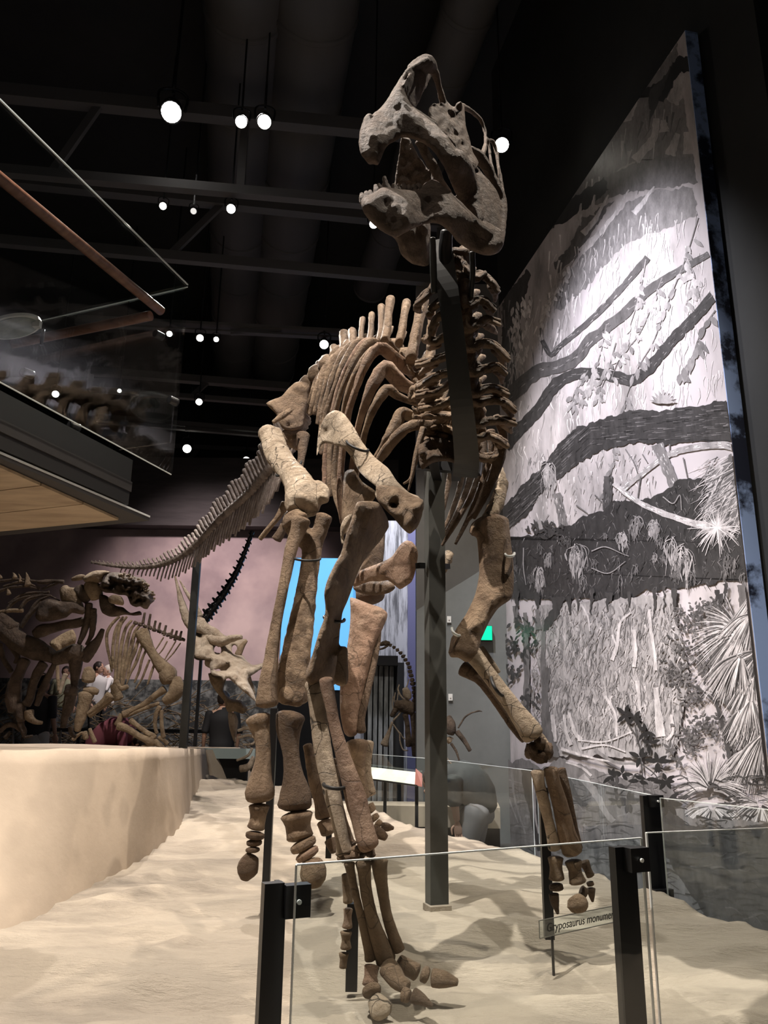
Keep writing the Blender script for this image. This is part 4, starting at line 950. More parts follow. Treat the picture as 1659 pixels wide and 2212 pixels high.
# ---------- dorsal column
dors = catmull([(985, 960, 3.72), (955, 905, 3.85), (925, 850, 4.0), (898, 800, 4.15), (868, 768, 4.3), (838, 748, 4.48), (806, 742, 4.66), (775, 748, 4.84), (744, 762, 5.02), (716, 782, 5.18), (690, 806, 5.32), (668, 830, 5.45), (650, 858, 5.58)], 17)
tips = [None, None, (932, 660, 16, 932, 757), (932, 699, 20, 930, 765), (913, 642, 24, 893, 752), (878, 647, 17, 868, 715), (843, 640, 18, 836, 712), (824, 656, 15, 824, 715), (803, 672, 13, 801, 720), (783, 682, 12, 779, 735), (761, 709, 18, 762, 760), (743, 714, 20, 742, 780), (722, 744, 18, 722, 800), (704, 768, 18, 704, 824), (690, 778, 16, 692, 836), (678, 792, 18, 682, 850), (664, 812, 16, 670, 866)]
for i, (x, y, Y) in enumerate(dors):
    mb = MB(); p, t = PT(x, y, Y); mb.ell(p, (24*t, .08, 22*t), 12, 8, .2)
    o = mb.build('dorsal_vertebra', M['bone'], G, True)
    if tips[i]:
        tx, ty, tw, bx, by = tips[i]
        Yt = Y+.12
        B('neural_spine', [(bx-6, by+26, Y, tw*1.1), (bx, by, Y+.03, tw*1.05), ((bx+tx)/2, (by+ty)/2, Y+.07, tw*.95), (tx, ty+10, Yt, tw*1.1), (tx, ty+4, Yt, tw*.95)], o, 'bone', 1.7, amp=.1, capl=.35)
    tl = min(1, i/5)
    if i < 8: B('transverse_process', [(x-6, y-6, Y-.02, 15), (x-20, y-18, Y-.05, 12), (x-30, y-26-8*tl, Y-.06, 9)], o, 'bone', 1.2, amp=.25, seg=8)
    if i < 10: B('transverse_process', [(x+6, y-6, Y+.02, 15), (x+18, y-20, Y+.05, 10), (x+26, y-36, Y+.1, 7)], o, 'bone', 1.2, amp=.25, seg=8)
# ---------- ribs, image-left side (head -> angle -> shaft)
ribs = [
 [(1000, 915, 3.72, 16), (950, 922, 3.66, 18), (908, 919, 3.60, 20), (878, 924, 3.55, 20), (850, 950, 3.55, 18), (826, 985, 3.6, 15), (806, 1010, 3.64, 9)],
 [(930, 905, 3.82, 12), (900, 905, 3.78, 16), (870, 893, 3.72, 20), (856, 912, 3.70, 18), (838, 945, 3.70, 15), (818, 980, 3.74, 12), (802, 1002, 3.78, 7)],
 [(925, 880, 3.9, 9), (905, 874, 3.86, 10), (862, 856, 3.80, 13), (837, 840, 3.76, 20), (812, 872, 3.76, 15), (794, 915, 3.80, 12), (782, 960, 3.86, 11), (768, 1030, 3.92, 11), (757, 1100, 3.95, 12), (748, 1150, 3.96, 12)],
 [(905, 846, 4.0, 20), (875, 832, 3.92, 24), (850, 808, 3.84, 24), (832, 793, 3.80, 24), (806, 832, 3.80, 20), (786, 880, 3.84, 15), (772, 930, 3.90, 12), (762, 1000, 3.98, 11), (753, 1070, 4.02, 11), (742, 1150, 4.05, 10)],
 [(905, 808, 4.15, 14), (876, 792, 4.06, 24), (850, 772, 3.96, 22), (822, 752, 3.90, 22), (794, 780, 3.90, 15), (772, 830, 3.94, 13), (756, 880, 4.0, 12), (744, 940, 4.08, 11), (737, 1010, 4.14, 11), (733, 1080, 4.16, 10), (740, 1130, 4.16, 9)],
 [(880, 790, 4.24, 9), (846, 770, 4.16, 11), (816, 754, 4.06, 14), (798, 764, 4.02, 13), (772, 800, 4.04, 12), (752, 850, 4.1, 11), (740, 900, 4.16, 10), (726, 980, 4.24, 10), (722, 1050, 4.28, 10), (736, 1110, 4.28, 8)],
 [(858, 765, 4.36, 9), (826, 748, 4.24, 12), (800, 738, 4.16, 15), (774, 768, 4.16, 12), (750, 815, 4.20, 11), (732, 865, 4.26, 10), (720, 930, 4.34, 10), (712, 1000, 4.38, 10), (714, 1070, 4.4, 9)],
 [(840, 750, 4.48, 8), (808, 738, 4.36, 11), (786, 742, 4.30, 13), (758, 780, 4.30, 11), (736, 830, 4.36, 11), (722, 880, 4.42, 10), (710, 940, 4.46, 10), (702, 1000, 4.5, 9), (700, 1050, 4.5, 7)],
 [(812, 745, 4.6, 8), (790, 738, 4.5, 10), (768, 744, 4.44, 13), (742, 786, 4.44, 11), (724, 836, 4.48, 10), (708, 884, 4.54, 10), (698, 940, 4.6, 9), (694, 980, 4.6, 7)],
 [(790, 748, 4.7, 9), (762, 744, 4.58, 13), (740, 770, 4.56, 12), (720, 812, 4.58, 11), (706, 860, 4.62, 10), (697, 905, 4.66, 9), (692, 945, 4.68, 7)],
 [(765, 755, 4.84, 9), (742, 758, 4.74, 13), (722, 782, 4.72, 13), (706, 826, 4.74, 11), (694, 870, 4.78, 10), (686, 915, 4.8, 7)],
 [(740, 768, 4.98, 9), (722, 774, 4.9, 12), (706, 800, 4.88, 12), (692, 845, 4.9, 10), (680, 890, 4.94, 8)],
 [(715, 790, 5.14, 9), (702, 798, 5.06, 12), (690, 826, 5.04, 11), (678, 862, 5.06, 9), (670, 895, 5.1, 6)],
 [(698, 808, 5.3, 8), (688, 816, 5.22, 11), (677, 842, 5.2, 9), (667, 872, 5.24, 6)]]
for i, L in enumerate(ribs): B('rib', [(q[0], q[1], q[2], q[3]*(1.25 if i < 7 else 1.35)) for q in L], G, 'bone_pink' if i in (3, 7, 4) else 'bone', .55, amp=.14, ridge=.35, seg=12)
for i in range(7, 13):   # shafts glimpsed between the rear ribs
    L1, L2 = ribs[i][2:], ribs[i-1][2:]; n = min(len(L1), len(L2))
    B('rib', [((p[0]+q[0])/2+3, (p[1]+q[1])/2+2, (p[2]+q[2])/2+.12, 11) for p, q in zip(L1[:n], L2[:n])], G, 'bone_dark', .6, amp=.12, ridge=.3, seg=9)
# ribs, image-right side hanging behind the post
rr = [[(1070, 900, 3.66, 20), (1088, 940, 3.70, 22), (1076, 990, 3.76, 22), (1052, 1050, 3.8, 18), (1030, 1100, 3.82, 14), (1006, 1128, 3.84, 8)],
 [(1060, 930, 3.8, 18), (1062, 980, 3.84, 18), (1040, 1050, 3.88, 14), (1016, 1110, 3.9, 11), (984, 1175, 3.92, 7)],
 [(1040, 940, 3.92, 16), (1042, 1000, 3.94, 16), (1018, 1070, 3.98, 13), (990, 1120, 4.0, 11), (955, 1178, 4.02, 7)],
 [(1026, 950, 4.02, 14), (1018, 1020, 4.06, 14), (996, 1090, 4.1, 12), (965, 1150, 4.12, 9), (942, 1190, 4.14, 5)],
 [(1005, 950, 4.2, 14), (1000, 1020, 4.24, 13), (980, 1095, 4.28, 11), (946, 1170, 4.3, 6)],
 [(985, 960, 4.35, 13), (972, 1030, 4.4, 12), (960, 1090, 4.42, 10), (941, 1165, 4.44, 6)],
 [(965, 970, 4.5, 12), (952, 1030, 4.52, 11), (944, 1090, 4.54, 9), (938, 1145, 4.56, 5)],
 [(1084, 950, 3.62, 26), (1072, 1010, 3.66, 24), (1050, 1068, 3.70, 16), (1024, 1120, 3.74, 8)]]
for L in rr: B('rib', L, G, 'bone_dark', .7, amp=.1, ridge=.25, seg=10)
# front left processes and costal ends around the lower chest
for L in ([(915, 925, 3.5, 16), (905, 960, 3.5, 14), (898, 985, 3.5, 11), (892, 1020, 3.5, 8), (882, 1060, 3.52, 4)], [(925, 950, 3.55, 20), (902, 975, 3.55, 14), (888, 1030, 3.56, 8), (872, 1045, 3.58, 5)]):
    B('rib', L, G, 'bone', .8, amp=.12, ridge=.2, seg=9)
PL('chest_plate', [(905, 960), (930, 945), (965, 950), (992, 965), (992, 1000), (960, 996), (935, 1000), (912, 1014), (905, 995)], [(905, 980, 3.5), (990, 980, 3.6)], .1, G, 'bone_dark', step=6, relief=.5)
for (x, y, w_, h_) in ((938, 838, 26, 26), (925, 868, 40, 22), (960, 880, 46, 20), (935, 900, 50, 22), (950, 935, 60, 24), (930, 965, 40, 30), (965, 965, 40, 26), (900, 850, 30, 30), (905, 895, 26, 30)):
    p, t = PT(x, y, 3.72); mb = MB(); mb.ell(p, (w_*t*.6, .06, h_*t*.55), 14, 9, .5)
    for k in range(4):
        an = random.uniform(0, 6.28); mb.add(*spx([(x, y, 3.7, 14), (x+w_*.45*math.cos(an), y+h_*.3*math.sin(an), 3.64, 10), (x+w_*.8*math.cos(an), y+h_*.55*math.sin(an)-4, 3.62, 5)], 1.6, amp=.4, seg=9))
    mb.build('dorsal_vertebra', M['bone'], G, True)
# ---------- left shoulder (image left)
PL('scapula', [(684, 985), (686, 950), (689, 929), (704, 898), (723, 886), (742, 893), (764, 922), (783, 955), (809, 987), (839, 1012), (858, 1040), (884, 1064), (904, 1072), (913, 1090), (912, 1112), (902, 1138), (886, 1153), (872, 1142), (861, 1131), (850, 1118), (836, 1105), (817, 1084), (810, 1068), (813, 1052), (796, 1038), (779, 1022), (768, 1004), (757, 985), (742, 968), (725, 962), (706, 957), (694, 962)],
   [(690, 940, 4.02), (760, 960, 3.72), (850, 1060, 3.34), (900, 1120, 3.28)], .11, G, 'bone_pale', step=6, rnd=30, relief=.22)
PL('coracoid', [(812, 1052), (830, 1048), (858, 1052), (884, 1066), (900, 1074), (914, 1080), (915, 1100), (908, 1115), (900, 1140), (884, 1153), (866, 1138), (850, 1118), (836, 1105), (818, 1084)],
   [(820, 1060, 3.32), (905, 1080, 3.22), (884, 1145, 3.22)], .14, G, 'bone', step=6, rnd=26, relief=.3, holes=[[(847, 1089), (851, 1086), (855, 1089), (854, 1094), (849, 1094)]])
hum = [(771, 1085), (795, 1082), (818, 1086), (830, 1105), (838, 1122), (840, 1138), (832, 1152), (822, 1168), (808, 1184), (793, 1202), (778, 1226), (768, 1250), (759, 1276), (750, 1300), (741, 1320), (736, 1340), (732, 1370), (732, 1400), (734, 1424), (736, 1450), (732, 1472), (712, 1484), (690, 1482), (668, 1480), (661, 1464), (668, 1438), (681, 1392), (690, 1362), (699, 1340), (703, 1318), (702, 1300), (700, 1284), (704, 1262), (712, 1241), (725, 1215), (737, 1194), (742, 1175), (747, 1157), (756, 1132), (764, 1108)]
o = PL('humerus', hum, [(790, 1100, 3.34), (740, 1300, 3.26), (690, 1470, 3.16)], .17, G, 'bone', step=7, rnd=30, relief=.14,
   extra=[spx([(742, 1400, 3.2, 20), (738, 1450, 3.16, 30), (736, 1475, 3.14, 32)], .8), spx([(690, 1420, 3.2, 36), (682, 1455, 3.16, 44), (680, 1470, 3.15, 40)], .9), spx([(790, 1100, 3.3, 34), (770, 1180, 3.28, 26), (740, 1260, 3.25, 34), (722, 1330, 3.22, 34), (712, 1400, 3.2, 40)], 1.0)])
fuse(o, .008, 4)
PL('sternal_plate', [(745, 1020), (765, 1015), (782, 1040), (812, 1062), (806, 1082), (780, 1095), (765, 1120), (752, 1160), (744, 1150), (738, 1120), (740, 1070)], [(750, 1040, 3.9), (800, 1075, 3.7), (750, 1150, 3.9)], .06, G, 'bone', step=6, relief=.3)
PL('sternal_plate', [(735, 1140), (745, 1118), (760, 1110), (756, 1130), (742, 1160), (748, 1180), (738, 1176)], [(745, 1140, 3.7)], .05, G, 'bone_pale', step=6)
B('ulna', [(678, 1478, 3.1, 40), (682, 1500, 3.08, 36), (690, 1560, 3.06, 36), (698, 1620, 3.04, 38), (708, 1670, 3.02, 38), (720, 1725, 3.0, 36), (732, 1780, 2.98, 30), (741, 1825, 2.97, 30), (744, 1842, 2.97, 38)], G, 'bone_pale', .85, amp=.05, ridge=.1)
B('radius', [(704, 1468, 3.0, 30), (706, 1482, 3.0, 30), (715, 1530, 2.99, 25), (726, 1580, 2.98, 26), (737, 1620, 2.97, 31), (755, 1680, 2.96, 40), (770, 1730, 2.95, 47), (782, 1775, 2.94, 44), (793, 1815, 2.93, 46), (798, 1828, 2.93, 44)], G, 'bone_pink', .85, amp=.05, ridge=.12)
B('radius', [(722, 1640, 3.06, 12), (734, 1740, 3.05, 16), (752, 1810, 3.04, 22), (760, 1826, 3.03, 24)], G, 'bone_dark', .8)
for (x, y, w_, h_) in ((744, 1852, 32, 22), (782, 1836, 52, 22), (770, 1846, 44, 22), (800, 1844, 22, 16)):
    p, t = PT(x, y, 2.97); mb = MB(); mb.ell(p, (w_*t/2, .035, h_*t/2), 14, 9, .35); mb.build('carpal_bone', M['bone'], G, True)
def sm(L, mt='bone', n='metacarpal', fl=.85, **k): return B(n, L, G, mt, fl, amp=.06, ridge=.08, seg=14, **k)
sm([(755, 1866, 2.93, 25), (757, 1880, 2.93, 20), (768, 1930, 2.95, 17), (781, 1985, 2.97, 18), (795, 2045, 2.99, 22), (801, 2070, 3.0, 28)])
sm([(786, 1864, 2.93, 36), (787, 1880, 2.93, 30), (792, 1930, 2.95, 27), (805, 1990, 2.97, 30), (822, 2040, 2.99, 38), (834, 2074, 3.0, 44)])
sm([(819, 1860, 2.95, 38), (820, 1876, 2.95, 32), (826, 1920, 2.97, 25), (835, 1975, 2.99, 22), (850, 2022, 3.0, 26), (862, 2052, 3.0, 28)])
sm([(748, 1890, 3.04, 20), (750, 1925, 3.04, 19), (752, 1948, 3.04, 22)])
def ph(L, mt='bone', fl=.9, n='phalanx', **k): return B(n, L, G, mt, fl, amp=.08, seg=12, capl=.3, **k)
ph([(752, 1964, 3.05, 20), (751, 1985, 3.05, 17), (750, 2003, 3.05, 22)], 'bone_pink'); ph([(748, 2014, 3.05, 26), (747, 2030, 3.05, 18), (747, 2048, 3.05, 24)]); ph([(743, 2060, 3.05, 22), (742, 2075, 3.05, 16), (741, 2090, 3.05, 17)])
ph([(803, 2088, 2.98, 34), (801, 2108, 2.97, 28), (800, 2126, 2.96, 36)], 'bone_pink'); ph([(802, 2136, 2.94, 42), (804, 2144, 2.93, 42)]); ph([(808, 2158, 2.92, 34), (818, 2172, 2.90, 46), (826, 2184, 2.88, 50), (830, 2192, 2.88, 40)], 'bone_pale', .6, 'hoof_bone')
ph([(838, 2090, 2.96, 44), (850, 2105, 2.93, 42), (862, 2122, 2.90, 36), (880, 2132, 2.88, 26)]); ph([(872, 2148, 2.86, 30), (882, 2152, 2.85, 28)]); ph([(893, 2150, 2.85, 32), (912, 2160, 2.84, 24), (934, 2172, 2.83, 7)], 'bone_dark', .7, 'hoof_bone')
ph([(862, 2078, 3.02, 30), (882, 2090, 3.02, 34), (900, 2100, 3.01, 36)]); ph([(914, 2104, 3.0, 34), (922, 2108, 3.0, 34)]); ph([(936, 2112, 3.0, 38), (960, 2116, 2.99, 34), (988, 2122, 2.98, 14)], 'bone', .7, 'hoof_bone')
# ---------- right shoulder and raised forelimb (image right)
B('scapula', [(1082, 1012, 3.9, 10), (1084, 1040, 3.84, 24), (1078, 1075, 3.76, 30), (1064, 1104, 3.68, 30), (1050, 1122, 3.62, 22)], G, 'bone_pale', 1.2, amp=.3)
h2 = [(1013, 1150), (1018, 1132), (1032, 1120), (1048, 1112), (1063, 1109), (1080, 1112), (1098, 1120), (1101, 1145), (1104, 1175), (1108, 1205), (1110, 1247), (1109, 1275), (1104, 1294), (1090, 1304), (1076, 1314), (1066, 1328), (1057, 1342), (1048, 1362), (1038, 1385), (1032, 1412), (1020, 1428), (1004, 1430), (990, 1420), (972, 1420), (972, 1392), (984, 1361), (1007, 1326), (1026, 1285), (1035, 1240), (1033, 1190), (1029, 1158), (1020, 1158)]
o = PL('humerus', h2, [(1060, 1130, 3.62), (1070, 1250, 3.52), (1000, 1410, 3.40)], .16, G, 'bone', step=7, rnd=30, relief=.14, extra=[spx([(1066, 1130, 3.56, 60), (1072, 1200, 3.5, 40), (1060, 1280, 3.46, 30), (1030, 1350, 3.42, 36), (1012, 1410, 3.36, 44)], .8), spx([(985, 1380, 3.42, 22), (980, 1412, 3.40, 26)], .9)]); fuse(o, .008, 4)
B('radius', [(1018, 1408, 3.38, 40), (1036, 1430, 3.37, 36), (1057, 1459, 3.36, 34), (1089, 1500, 3.35, 34), (1112, 1532, 3.34, 38), (1134, 1562, 3.33, 46), (1148, 1582, 3.33, 52), (1152, 1588, 3.33, 50)], G, 'bone_pale', .85, amp=.05, ridge=.08)
B('ulna', [(1000, 1444, 3.46, 34), (1018, 1455, 3.46, 28), (1040, 1472, 3.46, 22), (1076, 1520, 3.46, 20), (1110, 1570, 3.46, 20), (1134, 1596, 3.45, 22)], G, 'bone_dark', .85)
B('ulna', [(1040, 1400, 3.5, 14), (1060, 1428, 3.48, 13), (1078, 1452, 3.46, 8)], G, 'bone_pale', .7)
B('ulna', [(1160, 1578, 3.38, 10), (1172, 1592, 3.38, 10), (1180, 1604, 3.37, 10), (1186, 1614, 3.36, 8)], G, 'bone_pale', .8)
for (x, y, w_, h_) in ((1148, 1620, 30, 34), (1166, 1608, 28, 34), (1182, 1622, 26, 34), (1166, 1634, 40, 28)):
    p, t = PT(x, y, 3.36); mb = MB(); mb.ell(p, (w_*t/2, .04, h_*t/2), 14, 9, .4); mb.build('carpal_bone', M['bone_dark'], G, True)
sm([(1161, 1668, 3.34, 30), (1164, 1690, 3.34, 24), (1174, 1730, 3.36, 25), (1186, 1780, 3.38, 23), (1198, 1832, 3.4, 28)], 'bone_pale'); sm([(1190, 1662, 3.34, 32), (1194, 1685, 3.34, 30), (1210, 1740, 3.36, 33), (1224, 1800, 3.38, 40), (1236, 1838, 3.4, 46)]); sm([(1212, 1662, 3.42, 20), (1226, 1717, 3.42, 18), (1240, 1790, 3.44, 18), (1250, 1832, 3.45, 18)], 'bone_dark')
sm([(1156, 1684, 3.36, 10), (1158, 1692, 3.36, 10)], 'bone_pale', 'carpal_bone')
ph([(1200, 1854, 3.4, 34), (1201, 1874, 3.4, 27), (1203, 1898, 3.4, 34)]); ph([(1201, 1912, 3.4, 30), (1202, 1920, 3.4, 32)], 'bone_dark'); ph([(1196, 1932, 3.4, 22), (1199, 1950, 3.4, 18), (1205, 1974, 3.4, 6)], 'bone_dark', n='hoof_bone')
ph([(1238, 1862, 3.4, 38), (1242, 1882, 3.4, 28), (1248, 1905, 3.4, 38)]); ph([(1256, 1925, 3.42, 26), (1266, 1930, 3.42, 20)], 'bone_dark'); ph([(1240, 1940, 3.38, 34), (1247, 1953, 3.37, 48), (1250, 1967, 3.37, 34)], 'bone', .5, n='hoof_bone')
ph([(1262, 1862, 3.46, 22), (1270, 1880, 3.46, 17), (1276, 1892, 3.46, 18)], 'bone_dark'); ph([(1274, 1906, 3.46, 16), (1276, 1912, 3.46, 16)], 'bone_dark'); ph([(1276, 1920, 3.46, 20), (1278, 1934, 3.46, 14), (1280, 1948, 3.46, 5)], 'bone_dark', n='hoof_bone')
# ---------- pelvis
PL('ilium', [(575, 871), (592, 862), (608, 856), (622, 840), (638, 826), (652, 824), (668, 830), (670, 842), (668, 866), (662, 890), (655, 921), (636, 930), (614, 928), (602, 912), (596, 894), (584, 882)], [(580, 870, 5.1), (660, 840, 5.3), (640, 925, 5.2)], .10, G, 'bone', step=5, rnd=18, relief=.3)
B('ilium', [(590, 912, 5.0, 8), (610, 898, 5.02, 14), (628, 886, 5.05, 10)], G, 'bone', .7)
PL('ischium', [(600, 940), (618, 926), (645, 925), (660, 935), (662, 960), (650, 975), (630, 968), (612, 955)], [(605, 940, 5.15), (655, 955, 5.3)], .1, G, 'bone', step=6, relief=.4)
B('ischium', [(655, 940, 5.2, 30), (652, 980, 5.15, 18), (646, 1020, 5.1, 14), (640, 1060, 5.1, 12)], G, 'bone_dark', .8)
B('ischium', [(618, 1090, 4.9, 22), (600, 1118, 4.9, 13), (580, 1142, 4.92, 12), (562, 1164, 4.95, 10)], G, 'bone', .8, ridge=.3)
B('ischium', [(628, 1110, 5.0, 24), (612, 1140, 5.0, 18), (598, 1165, 5.0, 20)], G, 'bone_dark', .8, ridge=.3)
PL('pubis', [(757, 1262), (766, 1244), (780, 1232), (800, 1224), (825, 1214), (846, 1203), (858, 1186), (868, 1173), (880, 1167), (890, 1170), (900, 1183), (903, 1198), (899, 1225), (895, 1242), (889, 1257), (874, 1268), (863, 1273), (850, 1262), (838, 1254), (820, 1256), (800, 1256), (782, 1262), (766, 1268)], [(760, 1262, 4.9), (900, 1220, 4.45)], .07, G, 'bone_pink', step=6, rnd=14, relief=.3)
PL('pubis', [(762, 1268), (780, 1256), (810, 1254), (845, 1256), (854, 1270), (840, 1281), (815, 1286), (790, 1284), (770, 1278)], [(765, 1270, 5.1), (850, 1270, 4.8)], .07, G, 'bone_dark', step=6, relief=.4)
# ---------- left hind leg (image left)
o = B('femur', [(576, 932, 5.0, 42), (584, 950, 4.95, 40), (594, 972, 4.85, 50), (612, 1000, 4.7, 54), (632, 1024, 4.56, 56), (648, 1050, 4.44, 66), (656, 1072, 4.36, 84), (652, 1092, 4.3, 76)], G, 'bone_pale', .85, extra=[[(680, 1050, 4.42, 30), (694, 1062, 4.34, 36), (696, 1080, 4.3, 30)], [(597, 930, 5.0, 20), (604, 950, 4.95, 24), (612, 975, 4.85, 26)], [(632, 1082, 4.32, 40), (638, 1096, 4.28, 38)]]); fuse(o, .009, 3, rough=.012, rs=.04)
o = B('tibia', [(640, 1128, 4.3, 60), (646, 1150, 4.3, 48), (672, 1180, 4.3, 44), (668, 1230, 4.28, 42), (660, 1290, 4.26, 48), (650, 1350, 4.24, 58), (640, 1410, 4.22, 64), (634, 1460, 4.2, 70), (632, 1510, 4.2, 72)], G, 'bone', .7, extra=[[(700, 1116, 4.3, 38), (692, 1140, 4.3, 34), (678, 1190, 4.3, 34), (672, 1240, 4.28, 34)], [(632, 1112, 4.28, 46), (638, 1124, 4.28, 60)], [(612, 1500, 4.16, 40), (650, 1510, 4.16, 40)]]); fuse(o, .009, 3, rough=.01, rs=.05)
B('fibula', [(650, 1124, 4.2, 44), (642, 1150, 4.2, 34), (630, 1180, 4.18, 28), (620, 1230, 4.16, 25), (608, 1290, 4.14, 23), (596, 1350, 4.12, 23), (587, 1410, 4.1, 29), (580, 1460, 4.08, 38), (576, 1500, 4.07, 46), (576, 1520, 4.07, 50)], G, 'bone', .85, amp=.06, ridge=.12)
sm([(557, 1552, 4.06, 54), (562, 1572, 4.06, 42), (568, 1605, 4.05, 34), (568, 1645, 4.04, 36), (563, 1685, 4.03, 52), (562, 1712, 4.02, 66), (563, 1722, 4.02, 62)], 'bone', 'metatarsal')
sm([(628, 1548, 4.1, 64), (624, 1576, 4.1, 54), (628, 1620, 4.09, 38), (633, 1670, 4.08, 42), (638, 1710, 4.07, 66), (638, 1738, 4.06, 76)], 'bone_dark', 'metatarsal')
sm([(664, 1610, 4.4, 20), (672, 1640, 4.4, 26), (684, 1690, 4.38, 36), (694, 1730, 4.36, 34), (700, 1762, 4.34, 40)], 'bone', 'metatarsal')
ph([(560, 1742, 4.02, 46), (558, 1765, 4.02, 34), (553, 1788, 4.02, 38)]); ph([(551, 1802, 4.01, 42), (550, 1808, 4.01, 40)], 'bone_dark'); ph([(549, 1818, 4.01, 34), (549, 1824, 4.01, 32)], 'bone_dark'); ph([(546, 1834, 4.0, 30), (546, 1838, 4.0, 30)], 'bone_dark')
ph([(545, 1850, 4.0, 30), (537, 1868, 4.0, 44), (532, 1885, 4.0, 42), (528, 1900, 4.0, 20)], 'bone_dark', .6, 'hoof_bone')
ph([(641, 1762, 4.05, 70), (644, 1785, 4.05, 52), (648, 1808, 4.04, 58)]); ph([(654, 1822, 4.03, 60), (657, 1829, 4.03, 58)]); ph([(663, 1842, 4.02, 54), (666, 1848, 4.02, 52)], 'bone_pink')
ph([(672, 1862, 4.0, 44), (676, 1882, 3.98, 58), (677, 1900, 3.97, 54), (678, 1914, 3.97, 34)], 'bone', .6, 'hoof_bone')
ph([(702, 1776, 4.34, 34), (708, 1800, 4.32, 30)]); ph([(714, 1815, 4.3, 28), (722, 1840, 4.28, 18)], 'bone_dark', n='hoof_bone')
# ---------- right hind leg (far)
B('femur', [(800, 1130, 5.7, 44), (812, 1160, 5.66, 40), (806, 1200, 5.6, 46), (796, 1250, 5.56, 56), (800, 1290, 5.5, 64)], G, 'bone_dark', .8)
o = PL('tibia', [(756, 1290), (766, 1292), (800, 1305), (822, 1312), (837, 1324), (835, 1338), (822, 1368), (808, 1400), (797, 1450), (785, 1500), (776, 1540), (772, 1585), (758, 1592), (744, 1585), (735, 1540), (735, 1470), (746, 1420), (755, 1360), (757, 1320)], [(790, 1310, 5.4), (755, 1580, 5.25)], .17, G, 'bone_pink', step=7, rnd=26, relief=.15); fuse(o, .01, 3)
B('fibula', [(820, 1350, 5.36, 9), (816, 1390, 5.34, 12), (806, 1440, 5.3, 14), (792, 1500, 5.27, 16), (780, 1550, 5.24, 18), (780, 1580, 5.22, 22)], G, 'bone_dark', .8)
sm([(772, 1606, 5.2, 50), (773, 1632, 5.2, 36), (778, 1680, 5.2, 24), (786, 1722, 5.2, 26)], 'bone', 'metatarsal'); sm([(795, 1604, 5.26, 26), (792, 1660, 5.26, 20), (800, 1715, 5.24, 24)], 'bone_pale', 'metatarsal')
for q in ([(796, 1742, 5.2, 26), (803, 1752, 5.2, 24)], [(806, 1764, 5.18, 24), (810, 1770, 5.18, 23)], [(814, 1778, 5.17, 21), (820, 1783, 5.17, 20)]): ph(q, 'bone')
ph([(826, 1786, 5.16, 18), (838, 1787, 5.15, 17), (850, 1789, 5.14, 7)], 'bone_dark', .6, 'hoof_bone'); ph([(806, 1790, 5.1, 18), (820, 1800, 5.08, 24), (834, 1810, 5.06, 14)], 'bone_dark', .6, 'hoof_bone')
# ---------- tail
tl = catmull([(655, 905, 5.4), (625, 965, 5.5), (590, 1010, 5.75), (540, 1066, 6.3), (480, 1120, 7.0), (430, 1172, 7.65), (380, 1208, 8.2), (320, 1224, 8.7), (255, 1223, 9.2), (200, 1215, 9.6)], 66)
prev = None; acc = 0
for i in range(66):
    x, y, Y = tl[i]; u = i/65
    a = tl[max(i-1, 0)]; b = tl[min(i+1, 65)]; dx, dy = b[0]-a[0], b[1]-a[1]; l = math.hypot(dx, dy); dx /= l; dy /= l
    wv = 30*(1-u)**1.1+6; st = math.dist(tl[i][:2], tl[max(i-1, 1)-0 if i else 1][:2]) if i else 9
    hl = l/4*.92
    mb = MB(); mb.add(*spx([(x-dx*hl, y-dy*hl, Y, wv*1.05), (x, y, Y, wv*.86), (x+dx*hl, y+dy*hl, Y+.02, wv*1.05)], .9, amp=.06, seg=8, rings=5, capl=.12))
    o = mb.build('caudal_vertebra', M['bone_grey'], G, True)
    if i > 4:
        h = (64*(1-u)**1.25+5)*(1+.12*math.sin(i*5.1))
        lx = -.28-.25*u
        B('neural_spine', [(x, y-wv*.35, Y, 13*(1-u)+3), (x+lx*h*.55, y-h*.6, Y+.02, 11*(1-u)+2.4), (x+lx*h, y-h, Y+.04, 13*(1-u)+2.4)], o, 'bone_grey', 1.3, amp=.1, seg=6, rings=5)
        hc = (105*(1-u)**.9+4)*(1 if i < 50 else .7)*(1+.08*math.sin(i*3.7)); hc *= min(1, .55+.05*(i-4))
        if u < .9: B('chevron_bone', [(x+1, y+wv*.4, Y, 6*(1-u)+3), (x-.12*hc, y+hc*.6, Y+.02, 5*(1-u)+2.2), (x-.22*hc, y+hc, Y+.05, 5*(1-u)+2)], G, 'bone_grey', 1.2, amp=.1, seg=6, rings=5)
# straps on the limbs
def ring(x, y, Y, w_, ang, m_=None):
    L = []
    ca, sa = math.cos(ang), math.sin(ang)
    for k in range(13):
        ph_ = -.15+k/12*(math.pi+.3); o_ = math.cos(ph_)*w_/2; d_ = -math.sin(ph_)*.075
        L.append(PY(x+o_*ca+math.sin(ph_)*4*-sa, y+o_*sa+math.sin(ph_)*6, Y+d_))
    mb = MB(); mb.tube(L, .007, 7); return mb.build('mount_strap', m_ or M['strap'], G, True)
ring(624, 1012, 4.62, 62, -.5); ring(772, 963, 3.68, 50, .4); ring(722, 1336, 3.22, 44, .15, M['black']); ring(722, 1697, 2.97, 46, .1); ring(1074, 1482, 3.34, 46, 1.0, M['strap']); ring(662, 1205, 4.2, 60, .05)
ring(1101, 1196, 3.5, 20, 0, M['glass_edge']); ring(986, 1364, 3.4, 24, .6, M['glass_edge'])

